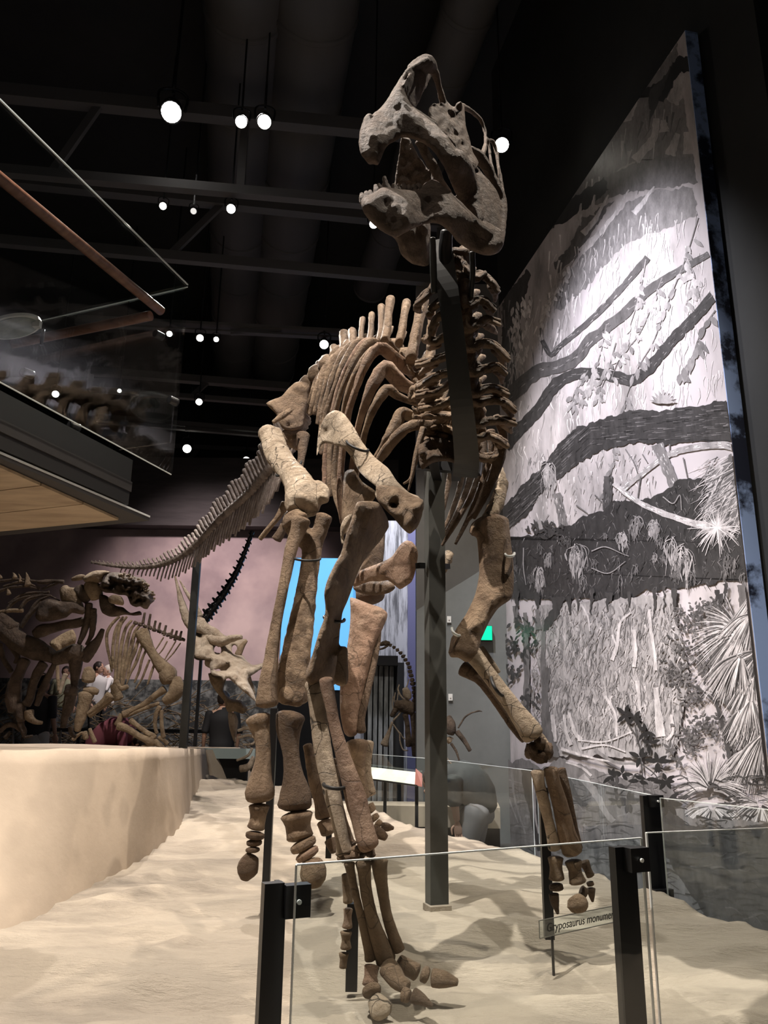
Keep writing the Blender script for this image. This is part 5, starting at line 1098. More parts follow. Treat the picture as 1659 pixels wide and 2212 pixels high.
# ================================================================ STEEL POSTS AND ARMATURE
pb = PY(945, 1995, 4.09); ptp = PY(918, 1000, 4.09)
post = thing('steel_post', (pb.x, 4.09, pb.z), 'tall dark rectangular steel post carrying the big skeleton, in the middle', 'post')
ax = (Vector((math.cos(.32), math.sin(.32), 0)), Vector((-math.sin(.32), math.cos(.32), 0)), Vector((0, 0, 1)))
MB().box((pb.x, 4.12, (pb.z-.05+ptp.z)/2), (.095, .07, ptp.z-pb.z+.12), ax).build('column', M['steel_grey'], post)
MB().box((pb.x, 4.10, zs(pb.x, 4.1)+.012), (.11, .10, .03), ax).build('base_block', m_sand, post)
mb = MB()
mb.bar(PY(900, 1000, 4.0), PY(1040, 1012, 3.9), .05, .07); mb.bar(PY(935, 990, 3.8), PY(945, 1030, 4.1), .05, .05); mb.bar(PY(990, 985, 3.7), PY(985, 1030, 4.0), .05, .05); mb.build('cross_bracket', M['black'], post)
mb = MB(); mb.bar(PY(902, 1222, 4.1), PY(968, 1224, 4.3), .03, .03); mb.build('side_clamp', M['black'], post)
B('bone_fragment', [(966, 1192, 4.34, 14), (968, 1204, 4.33, 22), (962, 1222, 4.32, 18), (956, 1240, 4.32, 10)], G, 'bone_pale', .8, amp=.4)
# neck armature bar
nb = [PY(952, 520, 2.92), PY(962, 590, 2.90), PY(975, 680, 2.92), PY(988, 790, 3.0), PY(1000, 900, 3.12), PY(1008, 990, 3.3), PY(1006, 1026, 3.55)]
wd = [44, 44, 44, 46, 50, 54, 52]
A_ = catmull([(*p, w_*(p-CO).length/1690/2) for p, w_ in zip(nb, wd)], 40); v = []; f = []
for i in range(40):
    p = Vector(A_[i][:3]); t = (Vector(A_[min(i+1, 39)][:3])-Vector(A_[max(i-1, 0)][:3])).normalized(); V_ = (p-CO).normalized(); s_ = t.cross(V_).normalized(); d = s_.cross(t); h = A_[i][3]
    for a, b in ((-1, -1), (1, -1), (1, 1), (-1, 1)): v.append(p+s_*h*a+d*.012*b)
for i in range(39):
    for k in range(4): a = i*4+k; b = i*4+(k+1) % 4; f.append((a, a+4, b+4, b))
f += [(0, 1, 2, 3), (159, 158, 157, 156)]
obj('neck_armature', v, f, M['steel'], G, False)
# skull mount
B('neck_rod', [(965, 500, 2.84, 26), (962, 540, 2.88, 30), (965, 600, 2.94, 26)], G, 'black', 1, amp=.05)
# tail pole
tb_ = PY(400, 1708, 8.0); tt = PY(417, 1190, 8.0)
tp_ = MB(); tp_.box(((tb_.x+tt.x)/2, 8.0, (tb_.z-.1+tt.z)/2), (.075, .06, tt.z-tb_.z+.1)); tpo = thing('tail_pole', (tb_.x, 8.0, tb_.z), 'slim dark steel pole propping the tail of the large skeleton', 'post')
tp_.build('pole', M['steel'], tpo); mb = MB(); mb.bar(PY(412, 1192, 7.9), PY(424, 1170, 7.8), .03, .05); mb.build('cradle', M['steel'], tpo)
# foot poles
def pole(name, top, bot, th, label, mm='black'):
    a = PY(*bot); b = PY(*top); r = thing(name, a, label, 'post')
    MB().box(((a.x+b.x)/2, (a.y+b.y)/2, (a.z-.08+b.z)/2), (th, th, b.z-a.z+.08)).build('pole', M[mm], r)
    return r
pole('foot_pole', (590, 1530, 4.3), (577, 1928, 4.3), .038, 'black pole behind the left hind foot')
pole('foot_pole.001', (758, 1950, 3.12), (765, 2085, 3.12), .042, 'short black pole beside the planted front foot')
pole('foot_pole.002', (1168, 1700, 3.55), (1190, 1985, 3.5), .038, 'black pole holding the raised front foot at the right')
pole('foot_pole.003', (700, 1770, 4.45), (722, 1820, 4.4), .03, 'short slanting black pole under the rear toes')

# ================================================================ GLASS RAILINGS
def px_on(px, py, z): return PZ(px, py, z)
zt = .612
L0 = PZ(640, 1868, zt); L1 = PZ(1385, 1810, zt); R0 = PZ(1396, 1799, zt+.01); R1 = PZ(1659, 1789, zt+.01)
dl = (L1-L0).normalized()
def glass(name, a, b, z0, z1, label, grp=None, zb=None):
    zb = z1 if zb is None else zb
    r = thing(name, ((a.x+b.x)/2, (a.y+b.y)/2, z0), label, 'glass panel', grp)
    dd = Vector((b.x-a.x, b.y-a.y, 0)).normalized(); nn = Vector((-dd.y, dd.x, 0))*.012
    MB().extr([Vector((a.x, a.y, z0))-nn/2, Vector((b.x, b.y, z0))-nn/2, Vector((b.x, b.y, zb))-nn/2, Vector((a.x, a.y, z1))-nn/2], nn).build('pane', M['pane'], r)
    MB().bar((a.x, a.y, z1), (b.x, b.y, zb), .010, .0032).build('top_edge', M['glass_edge'], r)
    MB().bar((a.x, a.y, z0), (a.x, a.y, z1), .0045, .012, (0, 1, 0)).build('side_edge', M['glass_edge'], r)
    MB().bar((b.x, b.y, z0), (b.x, b.y, zb), .0045, .012, (0, 1, 0)).build('side_edge', M['glass_edge'], r)
    return r
glass('glass_panel', L0, L1, FZ+.05, zt, 'front glass barrier panel between the two black posts')
R1e = R1+(R1-R0)*1.2
glass('glass_panel.001', R0, R1e, FZ+.05, zt+.01, 'front glass barrier panel running out at the right edge')
def rail_post(name, px, py, Y, wpx, label, br, z0=FZ, rot=.42, dep=.03, brs=None):
    p, t = PT(px, py, Y); w_ = wpx*t
    r = thing(name, (p.x, p.y, z0), label, 'post')
    a_ = (Vector((math.cos(rot), math.sin(rot), 0)), Vector((-math.sin(rot), math.cos(rot), 0)), Vector((0, 0, 1)))
    mb = MB(); mb.box((p.x, p.y, (z0+p.z)/2), (w_, dep, p.z-z0), a_)
    # L flange
    mb.box(Vector((p.x, p.y, (z0+p.z)/2))+a_[0]*w_*.5+a_[1]*dep*.7, (.012, dep*2.2, p.z-z0-.01), a_); mb.build('upright', M['black'], r)
    for (bx0, by0, bx1, by1, Yb_) in br:
        c_ = PY((bx0+bx1)/2, (by0+by1)/2, Yb_); _, t2 = PT((bx0+bx1)/2, (by0+by1)/2, Yb_)
        b_ = MB(); b_.box(c_, ((bx1-bx0)*t2, .035, (by1-by0)*t2), a_); b_.build('clamp', M['black'], r)
        b_ = MB(); q = c_-a_[1]*.02; b_.tube([q, q-a_[1]*.006], .006, 10); b_.build('bolt', M['glass_edge'], r, True)
    return r
rail_post('rail_post', 590, 1906, 2.06, 44, 'black glass-barrier post at the front left', [(612, 1912, 668, 1977, 2.07)])
rail_post('rail_post.001', 1342, 1828, 2.52, 52, 'black glass-barrier post at the front right, hiding the end of the name sign', [(1350, 1832, 1400, 1880, 2.50)])
rail_post('rail_post.002', 1402, 1718, 4.42, 40, 'short black barrier post farther back beside the mural', [(1400, 1718, 1432, 1742, 4.40), (1410, 1922, 1455, 1950, 4.38)], z0=PY(1425, 1948, 4.42).z, rot=.3)
zb_r = PZ(1400, 1720, .56).z
b0 = PZ(1420, 1698, .57); b1 = PZ(1160, 1662, .57); b2_ = PZ(985, 1644, .57); b3_ = PZ(800, 1628, .57); bR = PZ(1700, 1747, .57)
glass('glass_panel.002', Vector((1.50, 4.5, 0)), Vector((1.27, 6.6, 0)), .02, .57, 'rear glass barrier panel left of the short black post, by the mural')
glass('glass_panel.003', Vector((1.49, 4.35, 0)), Vector((1.95, 3.6, 0)), 0.0, .57, 'rear glass barrier panel right of the short black post')
g5 = PY(936, 1639, 7.08); g6 = PY(788, 1628, 7.25)
glass('glass_panel.005', Vector((g5.x-.01, g5.y, 0)), Vector((g6.x, g6.y, 0)), .0, g5.z, 'farthest glass barrier panel, left of the steel post behind the hind foot', zb=g6.z)
glass('glass_panel.004', Vector((1.24, 6.66, 0)), Vector((g5.x+.01, g5.y, 0)), -.1, .57, 'far glass barrier panel just right of the steel post', zb=g5.z)
# name sign
s0 = PY(1165, 1985, 3.3)
sg = thing('name_sign', PY(1206, 2115, 3.3), 'small clear plate reading the dinosaur name, on a thin black stem in the sand', 'sign')
a = PY(1165, 2008, 3.28); b = PY(1330, 1986, 3.55); d = (b-a); d.z = 0; d.normalize(); n_ = Vector((d.y, -d.x, 0)); Lp_ = .56; hh = .062
ctr = a+d*Lp_/2; up = Vector((0, 0, 1))
MB().box(ctr, (Lp_, .005, hh), (d, n_, up)).build('plate', M['pane'], sg)
mb = MB()
for (u0, v0, u1, v1) in ((-.5, -.5, .5, -.5), (-.5, .5, .5, .5), (-.5, -.5, -.5, .5), (.5, -.5, .5, .5)):
    mb.bar(ctr+d*Lp_*u0+up*hh*v0, ctr+d*Lp_*u1+up*hh*v1, .003, .003, n_)
mb.build('plate_edge', mat('sign_edge', (.2, .19, .17), .4), sg)
cu = bpy.data.curves.new('lettering', 'FONT'); cu.body = 'Gryposaurus monumentensis'; cu.size = .043; cu.extrude = .0006; cu.shear = .18; cu.align_x = 'LEFT'; cu.align_y = 'CENTER'; cu.space_character = 1.0
cu.materials.append(mat('sign_ink', (.012, .012, .012), .6))
to = bpy.data.objects.new('lettering', cu); link(to, sg)
Rm = Matrix((d, up, n_)).transposed().to_4x4(); to.matrix_parent_inverse = Matrix.Identity(4)
to_m = Matrix.Translation(a+d*.035+n_*.004-sg.location) @ Rm
bpy.context.view_layer.update(); tm = bpy.data.meshes.new_from_object(to.evaluated_get(bpy.context.evaluated_depsgraph_get())); tm.transform(to_m)
bpy.data.objects.remove(to); bpy.data.curves.remove(cu); to = bpy.data.objects.new('lettering', tm); link(to, sg)
p_t = PY(1203, 2012, 3.3); p_b = PY(1206, 2116, 3.3); st = a+d*((p_t-a).dot(d))
MB().tube([(st.x, st.y, p_b.z-.02), (st.x, st.y, (p_b.z+st.z)/2), (st.x, st.y, st.z-hh/2)], .0055, 8).build('stem', M['black'], sg, True)
sg_fix = st
# ================================================================ BACKGROUND SKELETONS
def Bk(root, name, L, m, fl=.8, Y=None, **k):
    if Y is not None: L = [(q[0], q[1], Y+(q[3] if len(q) > 3 else 0), q[2]) for q in L]
    kk = dict(amp=.1, seg=9); kk.update(k)
    return B(name, L, root, m, fl, **kk)
def c1(L): return [(q[0]*.1898, 1210+q[1]*.1898, q[2]*.1898, *(q[3:])) for q in L]     # zoom of (0,1210)-(250,1630)
def c2(L): return [(160+q[0]*.2034, 1210+q[1]*.2034, q[2]*.2034, *(q[3:])) for q in L]  # zoom of (160,1210)-(420,1660)
def c3(L): return [(370+q[0]*.2577, 1130+q[1]*.2577, q[2]*.2577, *(q[3:])) for q in L]  # zoom of (370,1130)-(620,1700)
def o1(L): return [(x*.1898, 1210+y*.1898) for x, y in L]
def o2(L): return [(160+x*.2034, 1210+y*.2034) for x, y in L]
def o3(L): return [(370+x*.2577, 1130+y*.2577) for x, y in L]
# --- armoured brown skeleton at far left
YA = 7.4
KA = thing('armoured_skeleton', PY(60, 1600, YA), 'dark brown crouching armoured dinosaur skeleton with a knobbly head at far left', 'skeleton')
a = lambda n, L, m='far_dark', **k: Bk(KA, n, c1(L), m, Y=YA, **k)
PL('cranium', o2([(340, 150), (400, 130), (480, 130), (560, 150), (640, 170), (740, 200), (780, 250), (790, 300), (850, 350), (840, 390), (855, 430), (810, 470), (780, 520), (740, 515), (700, 490), (660, 500), (600, 470), (560, 380), (480, 370), (400, 350), (330, 345), (270, 310), (265, 270), (310, 200)]), [(300, 1260, YA)], .45, KA, 'far_dark', step=4, rnd=16, relief=.4, freq=.09)
mb = MB(); r_ = random.Random(5)
for k in range(60):
    u = r_.random(); x, y = o2([(500+u*340+r_.uniform(-30, 20), 150+u*u*200+r_.uniform(-10, 60))])[0]; p, t = PT(x, y, YA-.2); s_ = r_.uniform(2.0, 4.2)*t; mb.ell(p, (s_, s_, s_*.8), 7, 5, .3)
stuff(mb.build('head_armour', M['far_tan'], KA, True))
PL('cheek_plate', o2([(360, 400), (420, 365), (500, 385), (530, 440), (520, 480), (440, 470), (375, 450)]), [(250, 1295, YA-.25)], .08, KA, 'far_tan', step=4)
PL('mandible', o2([(270, 370), (350, 380), (440, 480), (520, 500), (600, 560), (700, 540), (720, 580), (640, 590), (540, 580), (450, 600), (380, 600), (300, 560), (270, 480)]), [(260, 1320, YA)], .2, KA, 'far_dark', step=4)
PL('shoulder_armour', o2([(90, 200), (150, 140), (230, 110), (330, 110), (390, 130), (330, 160), (280, 240), (180, 230), (110, 230)]), [(200, 1240, YA)], .25, KA, 'far_tan', step=4)
a('neck_plate', [(1010, 260, 130), (1060, 330, 180), (1100, 420, 150)], 'far_tan'); a('neck_plate', [(820, 220, 40), (900, 200, 70), (960, 190, 50)], 'far_tan')
a('cervical_vertebra', [(720, 330, 120), (790, 400, 200), (860, 500, 190), (920, 580, 90)], 'far_tan', amp=.3); a('cervical_vertebra', [(880, 330, 140), (950, 400, 150), (1000, 450, 110)], 'far_dark', amp=.3)
for L in ([(0, 240, 30), (200, 220, 30), (420, 240, 26), (600, 240, 20)], [(40, 300, 30), (250, 250, 34), (460, 320, 20)], [(100, 500, 40), (250, 400, 36), (400, 370, 34), (560, 370, 22)], [(60, 600, 40), (130, 500, 44), (250, 430, 40), (420, 400, 30), (560, 360, 24)],
          [(230, 560, 46), (300, 460, 46), (400, 420, 40), (540, 400, 26), (680, 460, 14)], [(330, 640, 50), (380, 540, 50), (450, 460, 40), (580, 400, 20)], [(240, 760, 50), (320, 640, 60), (400, 560, 50), (470, 480, 40)], [(0, 350, 40), (120, 310, 34), (300, 300, 30), (450, 330, 20)]):
    a('rib', L)
for (x, y, w_, h_) in ((170, 170, 60, 60), (235, 200, 50, 90), (320, 210, 90, 150), (10, 180, 40, 50), (100, 330, 60, 110)): a('armour_spike', [(x, y+h_*.5, w_), (x-6, y, w_*.55), (x-24, y-h_*.5, 5)], 'far_tan')
for L in ([(430, 250, 40), (520, 250, 60), (620, 240, 40), (720, 250, 50)], [(480, 330, 20), (600, 280, 34), (700, 240, 30)]): a('osteoderm', L)
PL('scapula', o1([(400, 640), (460, 480), (560, 440), (700, 470), (840, 480), (960, 540), (950, 620), (820, 600), (760, 650), (600, 690), (460, 700)]), [(120, 1320, YA-.05)], .2, KA, 'far_dark', step=5)
a('humerus', [(940, 700, 110), (850, 720, 110), (720, 740, 110), (600, 770, 120), (480, 800, 150), (400, 840, 120)]); 
a('rib', [(0, 590, 40), (120, 575, 50), (260, 575, 44)], 'far_tan')
a('rib', [(1010, 500, 90), (1000, 650, 90), (960, 800, 80), (900, 950, 50)]); a('rib', [(1060, 560, 80), (1060, 700, 80), (1040, 850, 60), (980, 960, 30)])
a('femur', [(0, 760, 220), (120, 850, 220), (260, 960, 230), (400, 1020, 240), (540, 1070, 180), (620, 1120, 130)]); a('humerus', [(620, 1130, 150), (740, 1090, 190), (860, 1060, 220), (930, 1100, 180)])
a('tibia', [(280, 1140, 140), (230, 1260, 120), (170, 1400, 150), (150, 1560, 180), (170, 1700, 160)]); a('tibia', [(860, 1130, 170), (860, 1250, 130), (850, 1380, 90), (840, 1440, 90)])
a('fibula', [(490, 1180, 120), (430, 1280, 110), (380, 1400, 100), (340, 1560, 100), (300, 1640, 110)]); a('fibula', [(620, 1180, 60), (540, 1350, 80), (470, 1500, 80), (420, 1650, 60)])
a('radius', [(960, 1130, 130), (1050, 1000, 130), (1120, 900, 90), (1170, 790, 50)]); a('femur', [(0, 960, 60), (40, 1120, 60), (130, 1270, 60)], fl=1); a('ulna', [(80, 940, 50), (150, 1030, 50), (200, 1100, 60), (170, 1170, 40)])
a('tarsal_bone', [(820, 1440, 150), (800, 1520, 160)]); a('metatarsal', [(800, 1540, 130), (780, 1660, 130), (740, 1780, 90), (720, 1900, 70)]); a('metatarsal', [(240, 1640, 110), (230, 1740, 130), (250, 1820, 100)])
a('metatarsal', [(330, 1720, 110), (340, 1790, 100), (400, 1840, 60), (480, 1850, 40)], 'far_tan'); a('phalanx', [(0, 1950, 50), (80, 1880, 60), (160, 1880, 60), (230, 1930, 50)]); a('phalanx', [(230, 1850, 70), (270, 1950, 70), (280, 2010, 40), (370, 2000, 30)]); a('phalanx', [(60, 2020, 60), (120, 1960, 50)])
a('phalanx', [(800, 1900, 60), (820, 1980, 50), (860, 2010, 40)]); a('pelvis_bone', [(0, 640, 120), (60, 700, 160), (140, 780, 190)])
a('foot_rod', [(150, 1900, 26), (146, 2120, 26)], 'black', amp=0, fl=1); a('foot_rod', [(690, 1940, 26), (680, 2110, 26)], 'black', amp=0, fl=1); a('foot_rod', [(282, 1980, 16), (280, 2060, 16)], 'black', amp=0, fl=1)
# --- pale hind leg bones between the two skeletons
YT = 8.8
KT = thing('tan_skeleton', PY(190, 1600, YT), 'tan hind legs and toes of a skeleton standing behind the armoured one', 'skeleton')
t_ = lambda n, L, m='far_tan', **k: Bk(KT, n, c1(L), m, Y=YT, **k)
PL('pelvis_plate', o1([(560, 940), (640, 880), (740, 820), (830, 790), (870, 880), (850, 960), (760, 1010), (660, 1060), (600, 1010)]), [(140, 1380, YT)], .2, KT, 'far_tan', step=5, relief=.5)
t_('femur', [(1000, 1230, 90), (1010, 1300, 150), (1000, 1370, 150)]); t_('tarsal_bone', [(960, 1480, 80), (1060, 1490, 90), (1110, 1500, 70)]); t_('tibia', [(980, 1530, 180), (960, 1620, 150), (930, 1740, 130), (900, 1850, 110), (880, 1940, 70)])
t_('femur', [(1250, 1540, 110), (1170, 1620, 80), (1080, 1690, 60), (1000, 1750, 50)]); t_('metatarsal', [(960, 1960, 70), (980, 2030, 60)]); t_('metatarsal', [(1020, 1920, 40), (1050, 2000, 50), (1080, 2070, 50)]); t_('phalanx', [(830, 2040, 50), (890, 1990, 40), (940, 1960, 30)])
t_('fibula', [(650, 1200, 44), (660, 1350, 40), (670, 1480, 40)]); t_('fibula', [(745, 1300, 60), (710, 1400, 50), (680, 1520, 30)], 'far_cream')
# --- horned-frill skeleton in the middle distance
YC = 9.5
KC = thing('ceratopsian_skeleton', PY(330, 1615, YC), 'tan horned-dinosaur skeleton with a cream frilled skull behind the tail pole', 'skeleton')
k_ = lambda n, L, m='far_tan', **k: Bk(KC, n, c2(L), m, Y=YC, **k)
for L in ([(480, 600, 30), (400, 680, 34), (350, 780, 34), (350, 900, 34), (380, 1050, 30), (400, 1180, 24)], [(520, 600, 26), (450, 720, 34), (420, 850, 34), (410, 1000, 34), (420, 1150, 30)], [(560, 600, 26), (490, 700, 34), (460, 860, 36), (450, 1020, 36), (440, 1200, 34), (430, 1300, 30)],
          [(610, 640, 26), (550, 720, 34), (510, 860, 40), (490, 1020, 40), (480, 1180, 40), (460, 1320, 36)], [(660, 660, 26), (600, 740, 36), (560, 880, 44), (530, 1050, 44), (510, 1200, 40), (510, 1330, 34)], [(710, 680, 26), (650, 760, 38), (610, 900, 50), (570, 1060, 44), (540, 1180, 36), (520, 1320, 30)],
          [(720, 720, 26), (680, 850, 34), (640, 980, 44), (600, 1080, 34), (560, 1260, 24)], [(740, 860, 24), (700, 960, 34), (660, 1080, 36), (600, 1200, 26), (560, 1310, 18)], [(760, 960, 24), (720, 1060, 30), (690, 1180, 28), (640, 1300, 22)], [(800, 1060, 24), (760, 1160, 26), (720, 1260, 22), (650, 1370, 16)],
          [(860, 1080, 20), (820, 1200, 30), (780, 1320, 22)], [(950, 820, 16), (900, 900, 16), (860, 960, 12)], [(990, 860, 16), (940, 950, 16), (890, 1010, 12)], [(1080, 860, 16), (1020, 960, 16), (960, 1060, 12)], [(1130, 880, 14), (1060, 980, 16), (980, 1070, 12)]):
    k_('rib', L, fl=.7)
for x, y, h_ in ((740, 620, 110), (800, 640, 120), (855, 700, 100), (905, 710, 80), (965, 750, 100), (1035, 780, 80), (1080, 800, 90), (1130, 800, 80)):
    k_('neural_spine', [(x-8, y+50, 34), (x, y, 28), (x+12, y-h_*.55, 24)], 'far_dark')
for i in range(11): x = 640+i*50; k_('dorsal_vertebra', [(x, 660+i*18, 44), (x+32, 672+i*18, 36)], 'far_dark', amp=.5)
k_('scapula', [(720, 760, 150), (740, 820, 150), (790, 920, 110), (850, 1020, 100), (910, 1100, 130), (960, 1160, 150)]); k_('coracoid', [(960, 1120, 110), (990, 1200, 200), (1010, 1280, 180)]); k_('humerus', [(1080, 1260, 120), (1090, 1350, 170), (1060, 1430, 150), (960, 1500, 90)])
k_('ulna', [(960, 1370, 90), (860, 1440, 70), (740, 1530, 60), (620, 1590, 60), (530, 1640, 90)]); k_('radius', [(900, 1520, 40), (760, 1570, 44), (640, 1620, 40), (560, 1660, 30)]); k_('femur', [(430, 1330, 100), (450, 1400, 110), (470, 1470, 110)]); 
k_('ulna', [(500, 1640, 60), (480, 1700, 60), (450, 1750, 60)]); k_('ulna', [(470, 1760, 90), (560, 1790, 80), (680, 1860, 70), (780, 1910, 90)]); k_('radius', [(600, 1700, 60), (700, 1780, 50), (800, 1850, 60), (860, 1880, 70)])
k_('carpal_bone', [(780, 1930, 90), (840, 1920, 120)]); k_('metacarpal', [(860, 1920, 60), (930, 1990, 70), (980, 2040, 70)]); k_('metacarpal', [(900, 1880, 40), (960, 1920, 44), (990, 1950, 50)]); k_('phalanx', [(1000, 2040, 70), (1050, 2070, 60), (1090, 2090, 40)]); k_('phalanx', [(720, 1980, 24), (800, 1960, 40)])
k_('phalanx', [(990, 1990, 40), (1060, 2010, 30), (1130, 2010, 20)]); k_('radius', [(910, 1560, 60), (870, 1640, 50), (860, 1760, 40), (880, 1840, 40)]); k_('ulna', [(930, 1600, 40), (930, 1750, 44), (950, 1880, 50)])
k_('humerus', [(450, 1400, 70), (360, 1480, 100), (260, 1570, 80), (160, 1650, 60)]); k_('sternum', [(440, 1300, 90), (500, 1360, 60), (570, 1340, 50)])
# skull
KS = [(YC-.35)]
PL('cranium', o3([(175, 800), (200, 750), (240, 790), (320, 850), (390, 900), (460, 945), (560, 970), (630, 970), (638, 990), (600, 1030), (570, 1095), (600, 1110), (640, 1160), (690, 1190), (780, 1170), (820, 1200), (760, 1220), (700, 1260), (640, 1310), (690, 1420), (710, 1500), (640, 1440), (590, 1400), (480, 1300), (440, 1320), (420, 1290), (340, 1270), (320, 1190), (335, 1150), (280, 1140), (200, 1120), (190, 1010), (160, 900)]),
   [(420, 1370, YC-.4), (470, 1400, YC-.6), (560, 1440, YC-.8)], .4, KC, 'far_cream', step=5, rnd=26, relief=.3, freq=.06,
   extra=[spx([(450, 1378, YC-.55, 30), (478, 1386, YC-.75, 22), (500, 1380, YC-.85, 16), (520, 1376, YC-.95, 10)], 1, amp=.3), spx([(455, 1425, YC-.6, 34), (480, 1432, YC-.75, 30), (505, 1445, YC-.85, 22)], .8, amp=.3), spx([(512, 1440, YC-.8, 34), (530, 1470, YC-.85, 26), (546, 1500, YC-.85, 14)], .8, amp=.25), spx([(425, 1345, YC-.5, 30), (450, 1362, YC-.6, 26), (480, 1378, YC-.7, 16)], .8, amp=.3)],
   holes=[[(370+388*.2577+8*math.cos(t), 1130+1065*.2577+10*math.sin(t)) for t in [k*math.tau/12 for k in range(12)]], [(370+530*.2577+6*math.cos(t), 1130+1060*.2577+10*math.sin(t)) for t in [k*math.tau/12 for k in range(12)]], o3([(350, 1225), (420, 1205), (480, 1180), (495, 1200), (460, 1235), (380, 1240)])])
Bk(KC, 'frill_spike', c3([(30, 440, 14, 0), (60, 560, 34, 0), (90, 680, 60, 0), (130, 800, 80, 0), (200, 900, 90, 0)]), 'far_cream', Y=YC-.2); Bk(KC, 'frill_spike', c3([(70, 480, 10, 0), (120, 570, 26, 0), (180, 660, 44, 0), (240, 780, 60, 0)]), 'far_cream', Y=YC-.25)
Bk(KC, 'nasal_horn', c3([(560, 1100, 60, 0), (590, 1040, 50, 0), (630, 985, 26, 0)]), 'far_tan', Y=YC-.7); Bk(KC, 'frill', c3([(180, 1060, 110, 0), (250, 1080, 150, 0), (320, 1090, 100, 0)]), 'far_dark', Y=YC-.2)
PL('mandible', o3([(310, 1260), (345, 1250), (400, 1280), (470, 1270), (450, 1340), (440, 1400), (500, 1470), (590, 1490), (640, 1560), (600, 1600), (540, 1580), (470, 1580), (440, 1490), (380, 1420), (330, 1340)]), [(440, 1480, YC-.5), (500, 1530, YC-.6)], .25, KC, 'far_tan', step=5, rnd=12)
PL('mandible', o3([(480, 1580), (540, 1600), (560, 1660), (550, 1760), (540, 1850), (510, 1800), (480, 1680)]), [(500, 1570, YC-.6)], .15, KC, 'far_cream', step=5)
for L in ([(560, 1740, 24), (640, 1720, 30), (700, 1760, 20)], [(560, 1800, 24), (650, 1780, 26), (715, 1810, 20)], [(600, 1860, 20), (680, 1850, 20), (710, 1820, 16)], [(550, 1990, 20), (640, 1950, 24), (680, 1890, 20)], [(580, 2060, 60), (650, 2040, 60), (690, 1960, 30)]):
    Bk(KC, 'foot_bone', c3([(*q, 0) for q in L]), 'far_cream', Y=YC-.9)
# --- black tail/neck of a black skeleton slanting up
YN = 11.0
KN = thing('black_vertebrae', PY(440, 1350, YN), 'slanting black spiky string of vertebrae against the pink wall', 'skeleton')
nk = catmull([(440, 1340, 0), (462, 1312, 0), (485, 1280, 0), (505, 1246, 0), (520, 1215, 0), (532, 1185, 0), (543, 1155, 0)], 14)
for i in range(14):
    x, y = nk[i][:2]; wd_ = 26-i*1.1; a_, b_ = nk[max(i-1, 0)], nk[min(i+1, 13)]; dx, dy = b_[0]-a_[0], b_[1]-a_[1]; l = math.hypot(dx, dy); dx /= l; dy /= l
    mb = MB(); mb.add(*spx([(x-dx*8, y-dy*8, YN, wd_*.8), (x, y, YN, wd_*.6), (x+dx*7, y+dy*7, YN, wd_*.85)], 1, amp=.25, seg=8)); 
    mb.add(*spx([(x+dy*wd_*-.2, y+dx*wd_*.2, YN, wd_*.35), (x-dy*wd_*.55-dx*3, y+dx*wd_*.55-dy*3, YN, wd_*.14)], 1, seg=6, amp=.1)); mb.add(*spx([(x+dy*wd_*.2, y-dx*wd_*.2, YN, wd_*.4), (x+dy*wd_*.6, y-dx*wd_*.6-2, YN, wd_*.16)], 1, seg=6, amp=.1))
    mb.build('vertebra', M['black_bone'], KN, True)
q = PY(440, 1345, YN); MB().box((q.x, q.y, (q.z+FZ)/2), (.04, .04, q.z-FZ)).build('support_rod', M['black'], KN)
# --- small dark long-necked skeleton behind the post
YS = 9.6
def c9(L): return [(790+q[0]*.2125, 1360+q[1]*.2125, q[2]*.2125, 0) for q in L]
KSm = thing('small_skeleton', PY(890, 1640, YS), 'small dark long-necked skeleton with pale foreleg, left of the steel post', 'skeleton')
s_ = lambda n, L, m='far_dark', **k: Bk(KSm, n, c9(L), m, Y=YS, **k)
s_('cranium', [(130, 155, 26), (190, 140, 50), (240, 140, 44)], amp=.3); s_('mandible', [(125, 205, 16), (180, 190, 22), (230, 160, 20)])
nk = catmull([(250, 150, 0), (310, 190, 0), (370, 250, 0), (410, 310, 0), (440, 370, 0), (450, 430, 0), (470, 500, 0), (490, 590, 0), (500, 690, 0), (500, 800, 0)], 18)
for i in range(18): s_('vertebra', [(nk[i][0], nk[i][1], 34+i*2.2), (nk[i][0]+4, nk[i][1]+20, 28+i*2.2)], amp=.4)
for L in ([(440, 500, 12), (420, 570, 14), (390, 620, 10)], [(340, 560, 16), (330, 620, 18), (380, 700, 18), (460, 730, 16)], [(400, 600, 60), (420, 660, 90), (440, 700, 60)], [(300, 640, 10), (290, 720, 10), (310, 800, 8)], [(280, 680, 10), (270, 760, 10), (290, 840, 8)], [(330, 640, 10), (320, 740, 10), (330, 850, 6)]): s_('rib', L, 'far_cream')
s_('pelvis_bone', [(300, 760, 80), (380, 780, 140), (480, 800, 150)], amp=.4); s_('femur', [(260, 880, 40), (300, 820, 60), (340, 760, 70)]); s_('humerus', [(375, 800, 18), (340, 860, 18), (280, 925, 22)], 'far_cream'); s_('radius', [(270, 940, 26), (240, 1030, 36), (210, 1110, 60), (190, 1170, 90)], 'far_cream')
s_('ulna', [(280, 965, 16), (320, 1020, 16), (350, 1060, 20)], 'far_cream'); s_('ulna', [(350, 1050, 14), (380, 1100, 12), (420, 1120, 12)], 'far_cream'); s_('metatarsal', [(345, 1060, 14), (350, 1140, 16), (380, 1220, 14), (430, 1230, 12)], 'far_cream'); s_('tibia', [(400, 860, 60), (420, 960, 50), (430, 1080, 60), (440, 1180, 70)]); s_('tibia', [(490, 860, 90), (500, 1000, 80), (500, 1150, 80), (500, 1280, 60)])
for y in (640, 700, 940, 1010, 1080): s_('rib', [(480, y, 10), (510, y+20, 12), (545, y+10, 10)], 'far_cream')
